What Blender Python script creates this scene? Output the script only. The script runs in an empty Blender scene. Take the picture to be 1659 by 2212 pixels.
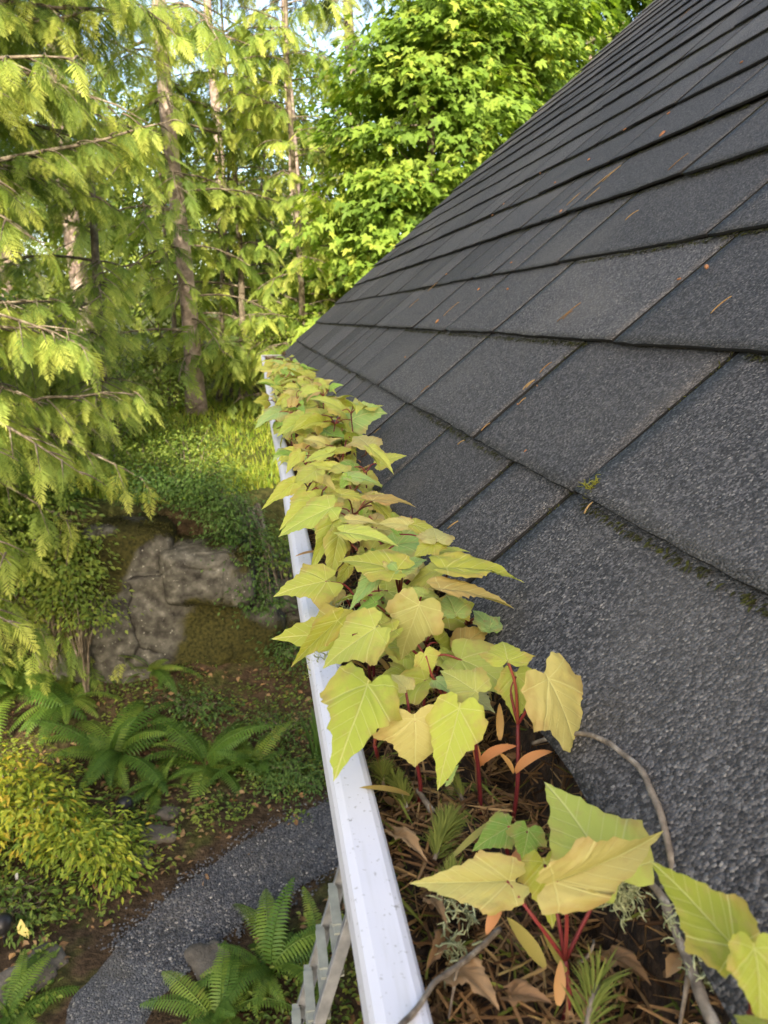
import bpy, math, random
import numpy as np
from mathutils import Matrix, Vector
R = math.radians
SC = bpy.context.scene
COL = SC.collection

# ------------------------------------------------------------------ camera
F_PX, CX, CY = 1650.0, 829.5, 1106.0            # photograph measured at 1659 x 2212
g_c = np.array([552.0 - CX, CY - 688.0, -F_PX]); g_c /= np.linalg.norm(g_c)   # gutter direction
sx, cx_ = math.sin(R(-0.4)), math.cos(R(-0.4))
up_c = np.array([sx, cx_, (g_c[0] * sx + g_c[1] * cx_) / -g_c[2]]); up_c /= np.linalg.norm(up_c)
M3 = np.array([np.cross(g_c, up_c), g_c, up_c])
CAM = np.array([-0.046, 0.0, 0.225])
cam_d = bpy.data.cameras.new('camera'); cam = bpy.data.objects.new('camera', cam_d); COL.objects.link(cam)
cam.matrix_world = Matrix.Translation(Vector(CAM)) @ Matrix(M3.tolist()).to_4x4()
cam_d.sensor_fit = 'VERTICAL'; cam_d.sensor_height = 36.0; cam_d.lens = 36.0 * F_PX / 2212.0
cam_d.clip_start = 0.01; cam_d.clip_end = 600
cam_d.dof.use_dof = True; cam_d.dof.focus_distance = 0.62; cam_d.dof.aperture_fstop = 20.0
SC.camera = cam

# ------------------------------------------------------------------ sky, sun, exposure
SUN = np.array([-0.10, -0.80, 0.50]); SUN /= np.linalg.norm(SUN)
w = bpy.data.worlds.new('World'); SC.world = w; w.use_nodes = True
nt = w.node_tree; bg = nt.nodes['Background']
sky = nt.nodes.new('ShaderNodeTexSky'); sky.sky_type = 'NISHITA'; sky.sun_disc = False
sky.sun_elevation = math.asin(SUN[2]); sky.sun_rotation = math.atan2(SUN[0], SUN[1])
sky.air_density = 1.0; sky.dust_density = 3.0; sky.ozone_density = 1.0
nt.links.new(sky.outputs[0], bg.inputs[0]); bg.inputs[1].default_value = 0.15
sun_d = bpy.data.lights.new('sun', 'SUN'); sun_d.energy = 3.2; sun_d.angle = R(0.5); sun_d.color = (1.0, 0.93, 0.80)
sun = bpy.data.objects.new('sun', sun_d); COL.objects.link(sun)
sun.rotation_euler = Vector(SUN).to_track_quat('Z', 'Y').to_euler()
SC.view_settings.view_transform = 'Standard'; SC.view_settings.look = 'None'
SC.view_settings.exposure = 1.95; SC.view_settings.gamma = 1.0
SC.view_settings.use_white_balance = True; SC.view_settings.white_balance_temperature = 7200; SC.view_settings.white_balance_tint = 10
SC.cycles.max_bounces = 8; SC.cycles.transmission_bounces = 6; SC.cycles.diffuse_bounces = 5; SC.cycles.glossy_bounces = 2
SC.cycles.caustics_reflective = False; SC.cycles.caustics_refractive = False

# ------------------------------------------------------------------ helpers
def ray(px, py): return M3 @ np.array([(px - CX) / F_PX, (CY - py) / F_PX, -1.0])
def atZ(px, py, z):
    d = ray(px, py); return CAM + d * (z - CAM[2]) / d[2]
def atY(px, py, y):
    d = ray(px, py); return CAM + d * (y - CAM[1]) / d[1]
def ZA(x, y): return 548.6 + x * .26454, 737.3 + y * .26454
def ZB(x, y): return 603.5 + x * .33068, 1097.2 + y * .33068
def ZC(x, y): return 658.3 + x * .39682, 1371.5 + y * .39682
def ZD(x, y): return 822.9 + x * .50395, 1645.8 + y * .50395
def ss(a, b, x):
    t = np.clip((x - a) / (b - a), 0, 1); return t * t * (3 - 2 * t)
def nrm(v): return v / np.maximum(np.linalg.norm(v, axis=-1, keepdims=True), 1e-9)

def mesh_np(name, V, faces, uv=None, tint=None, smooth=True):
    """faces: list of (n,k) int arrays"""
    me = bpy.data.meshes.new(name)
    V = np.ascontiguousarray(V, dtype=np.float32)
    faces = [np.asarray(f, dtype=np.int32) for f in faces if len(f)]
    idx = np.concatenate([f.ravel() for f in faces])
    tot = np.concatenate([np.full(len(f), f.shape[1], np.int32) for f in faces])
    start = np.concatenate([[0], np.cumsum(tot)[:-1]]).astype(np.int32)
    me.vertices.add(len(V)); me.vertices.foreach_set('co', V.ravel())
    me.loops.add(len(idx)); me.loops.foreach_set('vertex_index', idx)
    me.polygons.add(len(tot)); me.polygons.foreach_set('loop_start', start)
    me.update(calc_edges=True)
    if uv is not None:
        l = me.uv_layers.new(name='UVMap'); l.data.foreach_set('uv', np.asarray(uv, np.float32)[idx].ravel())
    if tint is not None:
        a = me.attributes.new('tint', 'FLOAT', 'POINT'); a.data.foreach_set('value', np.asarray(tint, np.float32))
    me.validate()
    if not smooth: me.shade_flat()
    return me

def link(name, me, mat=None, parent=None, loc=None, props=None):
    o = bpy.data.objects.new(name, me); COL.objects.link(o)
    if mat is not None and me is not None and not me.materials: me.materials.append(mat)
    if loc is not None: o.location = loc
    if parent is not None: put(o, parent)
    if props: tag(o, *props)
    return o
WM = {}
def put(child, parent, child_m=None):
    """parent keeping the child's own matrix as its world matrix"""
    pm = WM.get(parent.name)
    if pm is None: pm = parent.matrix_basis.copy()
    child.parent = parent
    child.matrix_parent_inverse = pm.inverted()
    WM[child.name] = child.matrix_basis.copy()
def tag(o, label, cat=None, group=None, kind=None):
    if label: o['label'] = label
    if cat: o['category'] = cat
    if group: o['group'] = group
    if kind: o['kind'] = kind
def thing(name, loc, label, cat, group=None):
    o = bpy.data.objects.new(name, None); COL.objects.link(o); o.location = loc; o.empty_display_size = .05
    tag(o, label, cat, group); return o

class MB:
    def __init__(s): s.V = []; s.F = []; s.T = []; s.n = 0
    def add(s, V, faces, t=None):
        V = np.asarray(V, float)
        for f in faces:
            f = np.asarray(f, int)
            if len(f): s.F.append(f + s.n)
        s.V.append(V); s.n += len(V); s.T.append(np.full(len(V), .5) if t is None else np.broadcast_to(np.asarray(t, float), (len(V),)))
    def mesh(s, name, smooth=True):
        return mesh_np(name, np.concatenate(s.V), s.F, tint=np.concatenate(s.T), smooth=smooth)

def tube(mb, pts, rad, n=7, t=None, cap=True):
    P = np.asarray(pts, float); m = len(P); r = np.broadcast_to(np.asarray(rad, float), (m,))
    T = nrm(np.gradient(P, axis=0)); a = np.array([0.31, 0.22, 0.93])
    if abs(T[0] @ a) > .9: a = np.array([1.0, 0.1, 0])
    A = nrm(np.cross(T, a)); B = np.cross(T, A)
    th = np.linspace(0, 2 * np.pi, n, endpoint=False)
    V = P[:, None] + r[:, None, None] * (np.cos(th)[None, :, None] * A[:, None] + np.sin(th)[None, :, None] * B[:, None])
    i = np.arange(m - 1)[:, None] * n; j = np.arange(n)[None]; k = (j + 1) % n
    F = np.stack([i + j, i + k, i + n + k, i + n + j], -1).reshape(-1, 4)
    fs = [F]
    if cap and r[-1] > 1e-4: fs.append(np.arange(n)[None] + (m - 1) * n)
    if cap and r[0] > 1e-4: fs.append(np.arange(n)[None, ::-1])
    mb.add(V.reshape(-1, 3), fs, t)
def curve(pts, n=16):
    """Catmull-Rom"""
    P = np.asarray(pts, float); P = np.vstack([2 * P[0] - P[1], P, 2 * P[-1] - P[-2]]); out = []
    m = len(P) - 3; per = max(2, n // m)
    for i in range(m):
        p0, p1, p2, p3 = P[i:i + 4]
        for t in np.linspace(0, 1, per, endpoint=False):
            out.append(.5 * ((2 * p1) + (-p0 + p2) * t + (2 * p0 - 5 * p1 + 4 * p2 - p3) * t * t + (-p0 + 3 * p1 - 3 * p2 + p3) * t ** 3))
    out.append(P[-2]); return np.array(out)
def box(mb, c, s, rot=None, t=None, bev=0.0):
    s = np.asarray(s) / 2
    if bev <= 0:
        V = np.array([[x, y, z] for x in (-1, 1) for y in (-1, 1) for z in (-1, 1)], float) * s
        Fq = [[0, 1, 3, 2], [4, 6, 7, 5], [0, 4, 5, 1], [2, 3, 7, 6], [0, 2, 6, 4], [1, 5, 7, 3]]
        fs = [np.array(Fq)]
    else:      # chamfered along the long axis (z of the local box)
        b = bev; x, y, z = s
        ring = np.array([[x - b, -y], [x, -y + b], [x, y - b], [x - b, y], [-x + b, y], [-x, y - b], [-x, -y + b], [-x + b, -y]])
        V = np.concatenate([np.c_[ring, np.full(8, -z)], np.c_[ring, np.full(8, z)]])
        j = np.arange(8); k = (j + 1) % 8
        fs = [np.stack([j, k, k + 8, j + 8], -1), np.arange(8)[None, ::-1], (np.arange(8) + 8)[None]]
    if rot is not None: V = V @ np.asarray(rot).T
    mb.add(V + np.asarray(c), fs, t)
def scatter(mb, TV, TF, Rm, T, tint, toff=None):
    """copies of a template: Rm (N,3,3), T (N,3); toff adds a per-vertex tint (paler young tips)"""
    N, n = len(T), len(TV)
    V = np.einsum('nij,vj->nvi', Rm, TV) + T[:, None]
    off = (np.arange(N) * n)[:, None, None]
    tt = np.repeat(np.asarray(tint), n) if toff is None else (np.asarray(tint)[:, None] + toff[None]).ravel()
    mb.add(V.reshape(-1, 3), [(f[None] + off).reshape(-1, f.shape[1]) for f in TF], np.clip(tt, 0, 1))
def frames(d, up, s, sx=1.0):
    """columns x, y(=d), z scaled by s"""
    y = nrm(d); x = nrm(np.cross(y, up)); z = np.cross(x, y)
    s = np.broadcast_to(np.asarray(s, float), (len(d),))[:, None]
    return np.stack([x * s * sx, y * s, z * s], -1)

# value noise for shapes
class Noise:
    def __init__(s, seed): s.g = np.random.default_rng(seed).uniform(-1, 1, (32, 32, 32))
    def __call__(s, P, f=1.0, oct=3):
        P = np.asarray(P, float) * f; out = 0; a = 1.0
        for _ in range(oct):
            i = np.floor(P).astype(int); t = P - i; t = t * t * (3 - 2 * t); v = 0
            for dx in (0, 1):
                for dy in (0, 1):
                    for dz in (0, 1):
                        wgt = (t[..., 0] if dx else 1 - t[..., 0]) * (t[..., 1] if dy else 1 - t[..., 1]) * (t[..., 2] if dz else 1 - t[..., 2])
                        v = v + wgt * s.g[(i[..., 0] + dx) % 32, (i[..., 1] + dy) % 32, (i[..., 2] + dz) % 32]
            out = out + a * v; a *= .5; P = P * 2.03 + 7.1
        return out
NZ = Noise(3)

# ------------------------------------------------------------------ materials
def new_mat(name):
    m = bpy.data.materials.new(name); m.use_nodes = True; t = m.node_tree; t.nodes.clear()
    out = t.nodes.new('ShaderNodeOutputMaterial'); return m, t, out
def N(t, typ, **kw):
    n = t.nodes.new(typ)
    for k, v in kw.items():
        if k == 'op': n.operation = v
        elif k.startswith('i_'): n.inputs[k[2:].replace('_', ' ')].default_value = v
        else: setattr(n, k, v)
    return n
def ramp(t, src, stops):
    r = t.nodes.new('ShaderNodeValToRGB'); e = r.color_ramp.elements
    while len(e) < len(stops): e.new(.5)
    for el, (p, c) in zip(e, stops): el.position = p; el.color = (*c, 1)
    t.links.new(src, r.inputs[0]); return r.outputs[0]
def math_n(t, op, a, b=None, c=None):
    n = t.nodes.new('ShaderNodeMath'); n.operation = op
    for i, v in enumerate((a, b, c)):
        if v is None: continue
        if isinstance(v, (int, float)): n.inputs[i].default_value = v
        else: t.links.new(v, n.inputs[i])
    return n.outputs[0]
def mix(t, fac, a, b, blend='MIX'):
    n = t.nodes.new('ShaderNodeMix'); n.data_type = 'RGBA'; n.blend_type = blend
    for s, v in ((n.inputs[0], fac), (n.inputs[6], a), (n.inputs[7], b)):
        if isinstance(v, (int, float)): s.default_value = v
        elif isinstance(v, tuple): s.default_value = (*v, 1)
        else: t.links.new(v, s)
    return n.outputs[2]
def bump(t, h, strength, dist):
    b = t.nodes.new('ShaderNodeBump'); b.inputs['Strength'].default_value = strength; b.inputs['Distance'].default_value = dist
    t.links.new(h, b.inputs['Height']); return b.outputs[0]
def noise(t, scale, detail=3, vec=None, rough=.55):
    n = t.nodes.new('ShaderNodeTexNoise'); n.inputs['Scale'].default_value = scale; n.inputs['Detail'].default_value = detail
    n.inputs['Roughness'].default_value = rough
    if vec is not None: t.links.new(vec, n.inputs['Vector'])
    return n.outputs['Fac']
def objco(t): return t.nodes.new('ShaderNodeTexCoord').outputs['Object']
def attr(t, name='tint'):
    a = t.nodes.new('ShaderNodeAttribute'); a.attribute_name = name; return a.outputs['Fac']
def plain(name, stops, scale, rough=.8, bmp=0.0, bscale=None, spec=.3, metallic=0.0, tint=0.0, detail=4):
    m, t, out = new_mat(name); p = t.nodes.new('ShaderNodeBsdfPrincipled'); oc = objco(t)
    f = noise(t, scale, detail, oc)
    if tint: f = math_n(t, 'ADD', math_n(t, 'MULTIPLY', f, 1 - tint), math_n(t, 'MULTIPLY', attr(t), tint))
    t.links.new(ramp(t, f, stops), p.inputs['Base Color'])
    p.inputs['Roughness'].default_value = rough; p.inputs['Specular IOR Level'].default_value = spec; p.inputs['Metallic'].default_value = metallic
    if bmp: t.links.new(bump(t, noise(t, bscale or scale * 3, 5, oc), 1.0, bmp), p.inputs['Normal'])
    t.links.new(p.outputs[0], out.inputs[0]); return m
def foliage(name, stops, trans=.35, rough=.5, nscale=0.0, spec=.25, tcol=(1.15, 1.15, .55), orand=0.0):
    m, t, out = new_mat(name); p = t.nodes.new('ShaderNodeBsdfPrincipled')
    f = attr(t)
    if nscale: f = math_n(t, 'ADD', math_n(t, 'MULTIPLY', f, .65), math_n(t, 'MULTIPLY', noise(t, nscale, 2, objco(t)), .35))
    if orand: f = math_n(t, 'ADD', math_n(t, 'MULTIPLY', f, 1 - orand), math_n(t, 'MULTIPLY', t.nodes.new('ShaderNodeObjectInfo').outputs['Random'], orand))
    c = ramp(t, f, stops); t.links.new(c, p.inputs['Base Color'])
    p.inputs['Roughness'].default_value = rough; p.inputs['Specular IOR Level'].default_value = spec
    tr = t.nodes.new('ShaderNodeBsdfTranslucent'); t.links.new(mix(t, 1.0, c, tcol, 'MULTIPLY'), tr.inputs[0])
    mx = t.nodes.new('ShaderNodeMixShader'); mx.inputs[0].default_value = trans
    t.links.new(p.outputs[0], mx.inputs[1]); t.links.new(tr.outputs[0], mx.inputs[2]); t.links.new(mx.outputs[0], out.inputs[0]); return m

def roof_mat():
    m, t, out = new_mat('shingle granules'); p = t.nodes.new('ShaderNodeBsdfPrincipled'); oc = objco(t)
    v = N(t, 'ShaderNodeTexVoronoi', i_Scale=610.0); t.links.new(oc, v.inputs['Vector'])
    sep = t.nodes.new('ShaderNodeSeparateColor'); t.links.new(v.outputs['Color'], sep.inputs[0])
    c = ramp(t, sep.outputs[0], [(0, (.012, .0115, .0115)), (.45, (.038, .0375, .0375)), (.78, (.084, .082, .082)), (.96, (.130, .126, .122)), (1, (.22, .21, .19))])
    big = noise(t, 3.2, 4, oc); c = mix(t, math_n(t, 'MULTIPLY', ramp_f(t, big, .50, .70), .42), c, (.105, .100, .090))
    tt = attr(t); c = mix(t, 1.0, c, ramp(t, tt, [(0, (.60, .582, .565)), (1, (1.30, 1.255, 1.21))]), 'MULTIPLY')
    t.links.new(c, p.inputs['Base Color']); p.inputs['Roughness'].default_value = .75; p.inputs['Specular IOR Level'].default_value = .35
    h = math_n(t, 'ADD', math_n(t, 'MULTIPLY', v.outputs['Distance'], -1.0), math_n(t, 'MULTIPLY', sep.outputs[1], .6))
    t.links.new(bump(t, h, 1.0, .0012), p.inputs['Normal']); t.links.new(p.outputs[0], out.inputs[0]); return m
def ramp_f(t, v, a, b):
    n = t.nodes.new('ShaderNodeMapRange'); n.interpolation_type = 'SMOOTHSTEP'
    t.links.new(v, n.inputs[0]); n.inputs[1].default_value = a; n.inputs[2].default_value = b; return n.outputs[0]

def seedling_leaf_mat():
    """veined translucent leaf; UV holds flat leaf coordinates (x across, y along the midrib), object colour is the leaf's own pigment"""
    m, t, out = new_mat('maple seedling leaf'); p = t.nodes.new('ShaderNodeBsdfPrincipled')
    uv = t.nodes.new('ShaderNodeUVMap'); sp = t.nodes.new('ShaderNodeSeparateXYZ'); t.links.new(uv.outputs[0], sp.inputs[0])
    x = math_n(t, 'ABSOLUTE', math_n(t, 'ADD', sp.outputs[0], math_n(t, 'MULTIPLY', math_n(t, 'SINE', math_n(t, 'MULTIPLY', sp.outputs[1], 7.0)), .006))); y = sp.outputs[1]
    def line(d, w0, w1): return math_n(t, 'SUBTRACT', 1.0, ramp_f(t, d, w0, w1))
    mid = line(x, .004, .016)
    lob = line(math_n(t, 'ABSOLUTE', math_n(t, 'SUBTRACT', math_n(t, 'MULTIPLY', x, .62), math_n(t, 'MULTIPLY', y, .78))), .003, .014)
    bas = line(math_n(t, 'ABSOLUTE', math_n(t, 'ADD', math_n(t, 'MULTIPLY', x, .12), math_n(t, 'MULTIPLY', y, .99))), .002, .010)
    q = math_n(t, 'MULTIPLY', math_n(t, 'SUBTRACT', y, math_n(t, 'MULTIPLY', x, .95)), 6.2)
    q = math_n(t, 'ADD', q, math_n(t, 'MULTIPLY', math_n(t, 'SIGN', sp.outputs[0]), .22))
    lat = line(math_n(t, 'ABSOLUTE', math_n(t, 'SUBTRACT', math_n(t, 'FRACT', q), .5)), .015, .075)
    lat = math_n(t, 'MULTIPLY', lat, ramp_f(t, q, .3, .5))
    vn = math_n(t, 'MAXIMUM', math_n(t, 'MAXIMUM', mid, math_n(t, 'MULTIPLY', lob, .8)), math_n(t, 'MAXIMUM', math_n(t, 'MULTIPLY', bas, .7), math_n(t, 'MULTIPLY', lat, .55)))
    oi = t.nodes.new('ShaderNodeObjectInfo')
    n1 = noise(t, 5.0, 3, uv.outputs[0]); n2 = noise(t, 42.0, 3, uv.outputs[0])
    edge = ramp_f(t, math_n(t, 'ADD', x, math_n(t, 'MULTIPLY', n1, .35)), .38, .72)
    c = mix(t, math_n(t, 'MULTIPLY', edge, .45), oi.outputs['Color'], (.36, .20, .075))
    c = mix(t, math_n(t, 'MULTIPLY', ramp_f(t, n1, .48, .66), .28), c, (.34, .25, .095))
    c = mix(t, ramp_f(t, n2, .74, .80), c, (.16, .10, .03))
    c = mix(t, math_n(t, 'MULTIPLY', vn, .46), c, (.60, .60, .26))
    t.links.new(c, p.inputs['Base Color']); p.inputs['Roughness'].default_value = .55; p.inputs['Specular IOR Level'].default_value = .22
    vd = N(t, 'ShaderNodeTexVoronoi', i_Scale=26.0); t.links.new(uv.outputs[0], vd.inputs['Vector'])
    hgt = math_n(t, 'SUBTRACT', math_n(t, 'MULTIPLY', math_n(t, 'SUBTRACT', .6, vd.outputs['Distance']), .35), vn)
    nb = bump(t, hgt, .45, .0006); t.links.new(nb, p.inputs['Normal'])
    tr = t.nodes.new('ShaderNodeBsdfTranslucent'); t.links.new(mix(t, 1.0, c, (1.25, 1.2, .5), 'MULTIPLY'), tr.inputs[0]); t.links.new(nb, tr.inputs['Normal'])
    mx = t.nodes.new('ShaderNodeMixShader'); mx.inputs[0].default_value = .34
    t.links.new(p.outputs[0], mx.inputs[1]); t.links.new(tr.outputs[0], mx.inputs[2]); t.links.new(mx.outputs[0], out.inputs[0]); return m

def ground_mat():
    m, t, out = new_mat('garden ground'); p = t.nodes.new('ShaderNodeBsdfPrincipled'); oc = objco(t)
    a = noise(t, 1.1, 5, oc); b = noise(t, 14, 6, oc)
    c = ramp(t, b, [(.3, (.022, .015, .009)), (.55, (.060, .040, .024)), (.75, (.115, .078, .045))])
    g = ramp(t, b, [(.3, (.022, .032, .008)), (.7, (.085, .095, .022))])
    yv = t.nodes.new('ShaderNodeSeparateXYZ'); t.links.new(oc, yv.inputs[0])
    up = ramp_f(t, math_n(t, 'ADD', yv.outputs[1], math_n(t, 'MULTIPLY', a, 1.5)), 9.4, 10.6)
    c = mix(t, math_n(t, 'MAXIMUM', math_n(t, 'MULTIPLY', ramp_f(t, a, .52, .62), .7), math_n(t, 'MULTIPLY', up, .9)), c, g)
    t.links.new(c, p.inputs['Base Color']); p.inputs['Roughness'].default_value = .95; p.inputs['Specular IOR Level'].default_value = .1
    t.links.new(bump(t, noise(t, 30, 6, oc), 1.0, .03), p.inputs['Normal']); t.links.new(p.outputs[0], out.inputs[0]); return m
def gravel_mat():
    m, t, out = new_mat('blue grey gravel'); p = t.nodes.new('ShaderNodeBsdfPrincipled'); oc = objco(t)
    v = N(t, 'ShaderNodeTexVoronoi', i_Scale=85.0); t.links.new(oc, v.inputs['Vector'])
    s = t.nodes.new('ShaderNodeSeparateColor'); t.links.new(v.outputs['Color'], s.inputs[0])
    c = ramp(t, s.outputs[0], [(0, (.030, .032, .037)), (.5, (.066, .070, .080)), (.9, (.115, .12, .13)), (1, (.27, .26, .23))])
    c = mix(t, math_n(t, 'MULTIPLY', ramp_f(t, noise(t, 1.6, 4, oc), .5, .68), .55), c, (.055, .050, .038))
    t.links.new(c, p.inputs['Base Color']); p.inputs['Roughness'].default_value = .85
    t.links.new(bump(t, math_n(t, 'MULTIPLY', v.outputs['Distance'], -1.0), 1.0, .012), p.inputs['Normal']); t.links.new(p.outputs[0], out.inputs[0]); return m
def rock_mat():
    m, t, out = new_mat('mossy rock'); p = t.nodes.new('ShaderNodeBsdfPrincipled'); oc = objco(t)
    a = noise(t, 1.4, 6, oc); b = noise(t, 9, 5, oc); d = noise(t, 30, 3, oc); vk = N(t, 'ShaderNodeTexVoronoi', i_Scale=.95, feature='DISTANCE_TO_EDGE')
    nd = t.nodes.new('ShaderNodeTexNoise'); nd.inputs['Scale'].default_value = 2.2; nd.inputs['Detail'].default_value = 5; t.links.new(oc, nd.inputs['Vector'])
    t.links.new(mix(t, .38, oc, nd.outputs['Color'], 'ADD'), vk.inputs['Vector'])
    c = ramp(t, b, [(.30, (.018, .016, .014)), (.48, (.062, .060, .050)), (.60, (.100, .097, .082)), (.74, (.175, .17, .145))])
    c = mix(t, ramp_f(t, d, .66, .72), c, (.30, .30, .26))
    c = mix(t, math_n(t, 'SUBTRACT', 1.0, math_n(t, 'MAXIMUM', ramp_f(t, vk.outputs['Distance'], .003, .014), ramp_f(t, noise(t, 1.9, 2, oc), .60, .50))), c, (.016, .014, .012))
    mo = ramp(t, d, [(.3, (.010, .011, .003)), (.7, (.060, .056, .014))])
    at = attr(t)
    c = mix(t, ramp_f(t, math_n(t, 'ADD', at, math_n(t, 'MULTIPLY', b, .3)), .54, .68), c, mo)
    t.links.new(c, p.inputs['Base Color']); p.inputs['Roughness'].default_value = .9; p.inputs['Specular IOR Level'].default_value = .2
    t.links.new(bump(t, math_n(t, 'ADD', math_n(t, 'ADD', b, math_n(t, 'MULTIPLY', d, .3)), math_n(t, 'MULTIPLY', ramp_f(t, vk.outputs['Distance'], 0, .035), .6)), 1.0, .022), p.inputs['Normal']); t.links.new(p.outputs[0], out.inputs[0]); return m
def gutter_mat():
    m, t, out = new_mat('white painted gutter metal'); p = t.nodes.new('ShaderNodeBsdfPrincipled'); oc = objco(t)
    a = noise(t, 9, 5, oc); b = noise(t, 170, 3, oc); d = noise(t, 420, 2, oc)
    c = mix(t, math_n(t, 'MULTIPLY', ramp_f(t, a, .5, .75), .22), (.54, .54, .57), (.38, .37, .34))
    c = mix(t, math_n(t, 'MULTIPLY', ramp_f(t, b, .675, .72), .6), c, (.16, .15, .12))
    c = mix(t, math_n(t, 'MULTIPLY', ramp_f(t, d, .66, .70), .5), c, (.20, .19, .15))
    mp = t.nodes.new('ShaderNodeMapping'); mp.inputs['Scale'].default_value = (1, .09, 1); t.links.new(oc, mp.inputs[0])
    c = mix(t, math_n(t, 'MULTIPLY', ramp_f(t, noise(t, 150, 4, mp.outputs[0]), .52, .75), .35), c, (.36, .35, .31))
    t.links.new(c, p.inputs['Base Color']); p.inputs['Roughness'].default_value = .5; p.inputs['Specular IOR Level'].default_value = .3
    t.links.new(bump(t, a, .4, .004), p.inputs['Normal']); t.links.new(p.outputs[0], out.inputs[0]); return m

M_ROOF = roof_mat(); M_LEAF = seedling_leaf_mat(); M_GROUND = ground_mat(); M_GRAVEL = gravel_mat(); M_ROCK = rock_mat(); M_GUT = gutter_mat()
M_DECK = plain('roof deck felt', [(.3, (.006, .006, .006)), (.7, (.014, .013, .011))], 30, .95)
M_STEM = foliage('red seedling stem', [(0, (.085, .012, .016)), (.6, (.19, .030, .028)), (1, (.30, .09, .045))], .08, .4)
M_COTY = foliage('orange seed leaf', [(0, (.52, .16, .07)), (.35, (.50, .27, .10)), (.7, (.32, .26, .07)), (1, (.18, .24, .045))], .3, .45, 60)
M_BUD = foliage('dry bud scale', [(0, (.14, .06, .03)), (.5, (.30, .13, .055)), (1, (.36, .22, .11))], .1, .7, 300)
M_SOIL = plain('gutter compost', [(.3, (.012, .008, .005)), (.5, (.035, .022, .013)), (.7, (.08, .05, .03))], 120, .95, .004, 300)
M_NEEDLE = foliage('conifer needles', [(0, (.035, .018, .010)), (.3, (.105, .058, .027)), (.6, (.23, .14, .066)), (.8, (.30, .20, .085)), (.86, (.075, .095, .018)), (1, (.15, .17, .035))], .12, .7, 0, .1)
M_DRY = foliage('dry brown leaf', [(0, (.10, .055, .028)), (.5, (.26, .15, .07)), (1, (.40, .27, .14))], .2, .6, 90)
M_TWIG = plain('grey twig bark', [(.3, (.075, .058, .042)), (.55, (.19, .155, .115)), (.75, (.40, .36, .29))], 140, .85, .0008, 500)
M_LICHEN = foliage('pale lichen', [(0, (.26, .29, .15)), (1, (.44, .47, .27))], .2, .8)
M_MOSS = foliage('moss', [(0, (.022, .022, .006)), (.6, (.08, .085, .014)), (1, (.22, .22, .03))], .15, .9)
M_RMOSS = foliage('rock moss', [(0, (.016, .018, .005)), (.6, (.055, .055, .014)), (.9, (.10, .12, .03)), (1, (.20, .24, .17))], .2, .9)
M_ALU = plain('ladder aluminium', [(.3, (.17, .18, .19)), (.7, (.30, .31, .32))], 12, .5, 0, spec=.5, metallic=.25)
M_RUNG = plain('ladder rung', [(.3, (.25, .27, .245)), (.7, (.36, .38, .34))], 10, .5, 0, spec=.4, metallic=.2)
M_BLACK = plain('black plastic', [(.3, (.008, .008, .009)), (.7, (.02, .02, .022))], 20, .35)
M_WALL = plain('beige siding', [(.3, (.30, .25, .18)), (.7, (.40, .34, .25))], 4, .8, .002, 60)
M_TRIM = plain('fascia paint', [(.3, (.30, .28, .25)), (.7, (.40, .38, .34))], 6, .7)
M_BARK = plain('fir bark', [(.25, (.10, .078, .066)), (.5, (.27, .21, .18)), (.75, (.44, .36, .31))], 7, .95, .04, 16, spec=.1)
M_LIMB = plain('limb bark', [(.3, (.06, .05, .036)), (.55, (.16, .13, .095)), (.75, (.32, .29, .22))], 12, .95, .01, 40, spec=.1)
M_MAPLEBARK = plain('maple bark', [(.3, (.06, .05, .035)), (.6, (.15, .13, .085)), (.8, (.24, .23, .14))], 6, .95, .02, 25, spec=.1)
G = lambda *s: [(p, c) for p, c in s]
M_CEDAR = foliage('cedar spray foliage', G((0, (.050, .090, .020)), (.35, (.12, .19, .035)), (.7, (.25, .325, .062)), (1, (.42, .46, .10))), .46, .6)
M_FIR = foliage('fir foliage', G((0, (.045, .075, .020)), (.5, (.13, .17, .040)), (1, (.29, .31, .075))), .32, .55)
M_MAPLE = foliage('maple crown leaf', G((0, (.070, .135, .022)), (.5, (.165, .27, .040)), (.85, (.26, .35, .055)), (1, (.36, .41, .07))), .48, .6)
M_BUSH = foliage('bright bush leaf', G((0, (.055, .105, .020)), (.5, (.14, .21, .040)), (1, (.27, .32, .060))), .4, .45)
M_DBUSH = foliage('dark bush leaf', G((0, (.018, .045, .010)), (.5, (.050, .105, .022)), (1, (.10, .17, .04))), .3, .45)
M_YELB = foliage('yellow bush leaf', G((0, (.07, .14, .016)), (.5, (.20, .26, .028)), (.85, (.34, .36, .036)), (1, (.42, .32, .04))), .35, .45)
M_FERN = foliage('fern frond', G((0, (.040, .095, .016)), (.45, (.085, .165, .026)), (.8, (.17, .25, .04)), (1, (.24, .22, .06))), .35, .5, orand=.6)
M_FERND = foliage('dead fern frond', G((0, (.045, .022, .012)), (1, (.16, .08, .04))), .2, .8)
M_GRASS = foliage('grass blade', G((0, (.06, .12, .016)), (.5, (.15, .24, .026)), (1, (.32, .33, .05))), .4, .5)
M_STONE = plain('flat garden stone', [(.3, (.055, .048, .038)), (.6, (.115, .10, .08)), (.8, (.19, .17, .14))], 8, .9, .01, 40)
M_WHITE = plain('white plastic label', [(.3, (.70, .70, .66)), (.7, (.80, .80, .78))], 10, .5)
M_TAG = plain('pale yellow fallen leaf', [(.3, (.50, .42, .14)), (.7, (.62, .55, .22))], 20, .5)

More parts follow.
